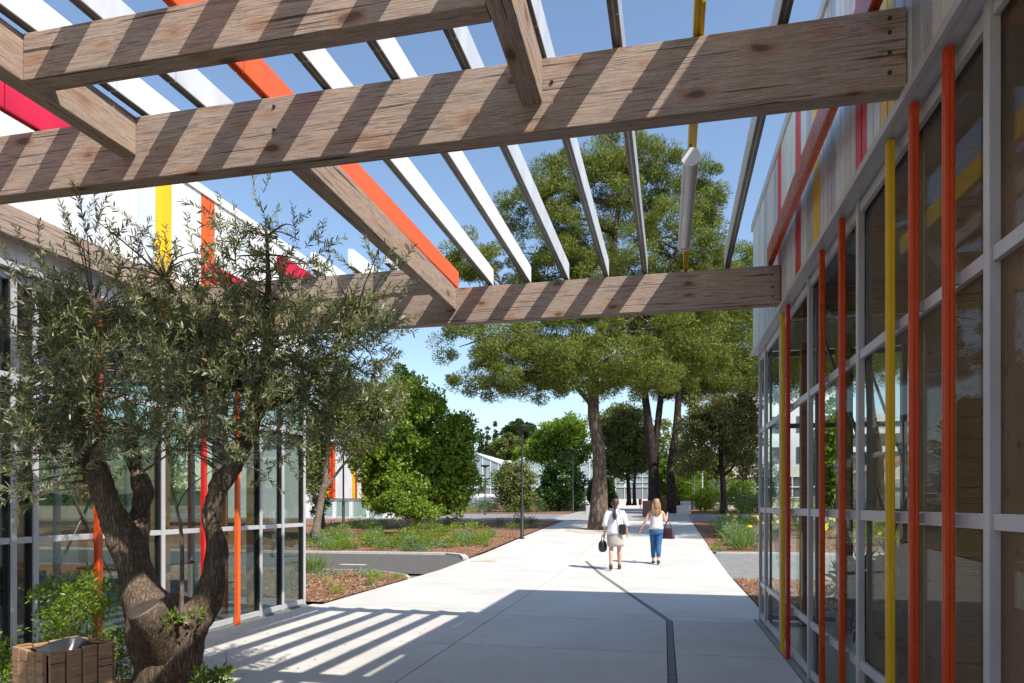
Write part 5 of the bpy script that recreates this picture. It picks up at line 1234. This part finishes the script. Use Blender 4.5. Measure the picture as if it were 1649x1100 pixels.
# woman 1
g1 = Vector((-1.10, 16.2, hz(16.2)))
w1 = thing('person', 'person with long dark ponytail in white shirt and beige skirt walking away', 'person', g1, R(3))
J1 = dict(pelvis=(0, 0, .92), waist=(0, 0, 1.06), chest=(0, .01, 1.27), neck0=(0, .01, 1.39), neck1=(0, .015, 1.44), head0=(0, .03, 1.50), head1=(0, .03, 1.57), head2=(0, .02, 1.63),
          lhip=(-.085, .0, .86), lknee=(-.095, -.02, .49), lank=(-.10, -.16, .13), lheel=(-.10, -.20, .075), ltoe=(-.105, -.07, .03), rhip=(.085, .02, .86), rknee=(.09, .12, .49), rank=(.095, .18, .10), rheel=(.095, .14, .045), rtoe=(.10, .30, .03),
          lsh=(-.165, .0, 1.36), lelb=(-.235, -.04, 1.09), lwri=(-.255, .03, .86), lhand=(-.255, .05, .79), rsh=(.165, .0, 1.36), relb=(.235, .02, 1.09), rwri=(.275, .10, .88), rhand=(.28, .13, .80))
body(w1, 1.68, J1)
loft('shirt', [(0, .01, 1.43, .055, .05), (0, .01, 1.40, .12, .08), (0, .0, 1.36, .185, .105), (0, 0, 1.27, .18, .125), (0, 0, 1.12, .17, .125), (0, 0, 1.0, .185, .135), (0, 0, .90, .20, .145), (0, -.005, .84, .205, .15)], M['shirt'], w1, fold=.06, freq=7)
for s_, sg in (('l', -1), ('r', 1)):
    a, b, c = Vector(J1[s_ + 'sh']), Vector(J1[s_ + 'elb']), Vector(J1[s_ + 'wri'])
    mb = MB().tube([a + Vector((-sg * .03, 0, .01)), a.lerp(b, .35), a.lerp(b, .75), b, b.lerp(c, .22), b.lerp(c, .24)], [.072, .078, .075, .07, .075, .05], 14); mb.build('sleeve', M['shirt'], w1, smooth=True)
loft('skirt', [(0, 0, .95, .165, .125), (0, 0, .86, .19, .14), (0, 0, .74, .195, .145), (0, .0, .62, .185, .15), (0, .01, .555, .18, .15)], M['skirt'], w1, fold=.04, freq=5)
part_skin('hair', [(0, .02, 1.67), (0, -.01, 1.63), (0, -.05, 1.57), (0, -.09, 1.50), (0, -.115, 1.42)], [.06, .098, .085, .045, .035], M['hair_d'], w1)
part_skin('ponytail', [(0, -.115, 1.44), (-.01, -.15, 1.38), (-.015, -.165, 1.30), (-.015, -.165, 1.23), (-.01, -.16, 1.17)], [.028, .04, .055, .05, .02], M['hair_d'], w1)
for s_ in 'lr':
    h = Vector(J1[s_ + 'heel']); t = Vector(J1[s_ + 'toe']); a = Vector(J1[s_ + 'ank'])
    o = part_skin('shoe', [a + Vector((0, 0, .02)), h + Vector((0, -.01, -.005)), h.lerp(t, .5), t + Vector((0, .03, 0))], [.046, .046, .042, .034], M['shoe'], w1)
bag = thing('handbag', 'black oval bag carried in the left hand of the woman in white', 'bag', tuple(g1 + Vector((-.30, .06, .36))), R(3))
part_skin('bag_body', [(0, 0, .04), (0, 0, .14), (0, 0, .26), (0, 0, .34)], [.085, .12, .11, .06], M['black'], bag)
for sx in (-.03, .03): MB().tube(smooth_path([(sx, -.07, .33), (sx * .5, -.05, .42), (sx * .3, 0, .46), (sx * .5, .05, .42), (sx, .07, .33)], 10), .008, 6).build('handle', M['black'], bag)
MB().box(-.012, .012, -.075, -.066, .27, .32).build('tag', M['white'], bag)
sbag = thing('shoulder_bag', 'small black bag hanging at the right hip of the woman in white', 'bag', tuple(g1 + Vector((.17, -.08, .84))), R(3))
MB().box(-.08, .08, -.09, -.04, 0, .24).build('bag_body', M['black'], sbag, bevel=.02)
MB().tube(smooth_path([(-.02, -.085, .22), (-.045, -.10, .38), (-.065, -.085, .50), (-.075, .03, .575), (-.06, .16, .48), (-.03, .19, .3), (0, .02, .2)], 16), .009, 6).build('strap', M['black'], sbag)
# woman 2
g2 = Vector((-.17, 17.55, hz(17.55)))
w2 = thing('person', 'person with long light brown hair in floral sleeveless top and blue jeans walking away', 'person', g2, R(2))
J2 = dict(pelvis=(0, 0, .92), waist=(0, 0, 1.06), chest=(0, .01, 1.27), neck0=(0, .01, 1.39), neck1=(0, .015, 1.44), head0=(0, .03, 1.50), head1=(0, .03, 1.57), head2=(0, .02, 1.63),
          lhip=(-.08, .02, .86), lknee=(-.075, .12, .49), lank=(-.07, .18, .10), lheel=(-.07, .14, .045), ltoe=(-.075, .30, .03), rhip=(.08, .0, .86), rknee=(.06, -.02, .49), rank=(.045, -.16, .13), rheel=(.045, -.20, .075), rtoe=(.05, -.07, .03),
          lsh=(-.165, .0, 1.35), lelb=(-.27, -.03, 1.11), lwri=(-.40, .02, .88), lhand=(-.43, .05, .82), rsh=(.165, 0, 1.35), relb=(.225, -.02, 1.09), rwri=(.27, .16, 1.22), rhand=(.28, .20, 1.29))
body(w2, 1.64, J2); k2 = 1.64 / 1.68
def sc(v): return tuple(x * k2 for x in v)
loft('top', [sc(r_) for r_ in [(0, .01, 1.36, .11, .085), (0, .01, 1.31, .155, .115), (0, 0, 1.2, .155, .122), (0, 0, 1.07, .145, .115), (0, 0, .97, .165, .125), (0, 0, .90, .175, .135)]], M['floral'], w2, fold=.04)
for sx in (-.09, .09): MB().tube([sc((sx, -.085, 1.33)), sc((sx, -.02, 1.425)), sc((sx, .08, 1.35))], .012, 6).build('strap', M['floral'], w2)
loft('jeans_waist', [sc(r_) for r_ in [(0, 0, .97, .15, .115), (0, 0, .90, .17, .13), (0, 0, .82, .172, .135), (0, 0, .76, .16, .12)]], M['jeans'], w2)
for s_ in 'lr':
    h, kn, an = Vector(J2[s_ + 'hip']), Vector(J2[s_ + 'knee']), Vector(J2[s_ + 'ank'])
    MB().tube([tuple(p * k2) for p in (h + Vector((0, 0, .02)), h.lerp(kn, .4), kn, kn.lerp(an, .35), kn.lerp(an, .82))], [.098, .088, .068, .066, .05], 16).build('trouser_leg', M['jeans'], w2, smooth=True)
    hh_ = Vector(J2[s_ + 'heel']) * k2; t = Vector(J2[s_ + 'toe']) * k2; a = Vector(J2[s_ + 'ank']) * k2
    part_skin('shoe', [a + Vector((0, 0, .0)), hh_ + Vector((0, -.01, -.005)), hh_.lerp(t, .5), t + Vector((0, .03, 0))], [.044, .046, .042, .034], M['shoe'], w2)
part_skin('hair', [sc(p) for p in [(0, .02, 1.68), (0, -.01, 1.64), (0, -.045, 1.57), (0, -.075, 1.48), (0, -.10, 1.39)]], [.06, .10, .092, .075, .06], M['hair_l'], w2)
for q_ in range(9):
    hx = -.085 + q_ * .0212; ln = 1.20 + .05 * abs(q_ - 4) / 4 + random.uniform(-.02, .03)
    part_skin('hair_lock', [sc(p) for p in [(hx * .9, -.045, 1.60), (hx * 1.1, -.088, 1.50), (hx * 1.2 + random.uniform(-.01, .01), -.115 + abs(hx) * .3, 1.40), (hx * 1.15 + random.uniform(-.012, .012), -.128 + abs(hx) * .3, 1.31), (hx * .95 + random.uniform(-.015, .015), -.125 + abs(hx) * .3, ln)]], [.02, .028, .027, .022, .007], M['hair_l'], w2, None, 1)
bag2 = thing('handbag', 'dark brown handbag hung on the right forearm of the woman in jeans', 'bag', tuple(g2 + Vector((.29, .06, .64))), R(2))
MB().hexa([(-.07, -.17, 0), (.07, -.17, 0), (.07, .17, 0), (-.07, .17, 0)], [(-.03, -.12, .27), (.03, -.12, .27), (.03, .12, .27), (-.03, .12, .27)]).build('bag_body', M['brownbag'], bag2, bevel=.025)
bag2.rotation_euler = (0, 0, R(60))
for sx in (-.02, .02): MB().tube(smooth_path([(sx, -.1, .26), (sx, -.06, .38), (sx, 0, .45), (sx, .06, .38), (sx, .1, .26)], 10), .009, 6).build('handle', M['brownbag'], bag2)
# tiny far person
g3 = at(768, 812, 66); w3 = thing('person', 'tiny distant person in white top and blue trousers before the greenhouse', 'person', (g3.x, g3.y, hz(66)), R(90))
J3 = {k: Vector(v) for k, v in J1.items() if len(k) > 3 or k in ('lsh', 'rsh')}
body(w3, 1.7, dict(J1))
loft('shirt', [(0, .01, 1.43, .055, .05), (0, 0, 1.36, .18, .10), (0, 0, 1.1, .16, .12), (0, 0, .9, .17, .13)], M['shirt'], w3, 16)
for s_ in 'lr':
    h, kn, an = Vector(J1[s_ + 'hip']), Vector(J1[s_ + 'knee']), Vector(J1[s_ + 'ank']); MB().tube([h + Vector((0, 0, .06)), kn, an], [.11, .08, .06], 10).build('trouser_leg', M['jeans'], w3, smooth=True)
part_skin('hair', [(0, .02, 1.70), (0, -.01, 1.64), (0, -.05, 1.57)], [.06, .10, .08], M['hair_d'], w3)

# ------------------------------------------------------------------ labels that tell repeats apart by where they stand
def word(n): return ['', 'first', 'second', 'third', 'fourth', 'fifth', 'sixth', 'seventh', 'eighth', 'ninth', 'tenth', 'eleventh', 'twelfth', 'thirteenth', 'fourteenth', 'fifteenth', 'sixteenth', 'seventeenth', 'eighteenth', 'nineteenth', 'twentieth'][n] if n <= 20 else f'{n}th'
byl = {}
for o in bpy.data.objects:
    if o.parent is None and 'label' in o and o.name.split('.')[0] in ('plant', 'flower'): byl.setdefault(o['label'], []).append(o)
for lab, os_ in byl.items():
    if len(os_) > 1:
        os_.sort(key=lambda o: o.location.x / max(o.location.y, .1))
        for i, o in enumerate(os_): o['label'] = word(i + 1) + ' from the left: ' + lab
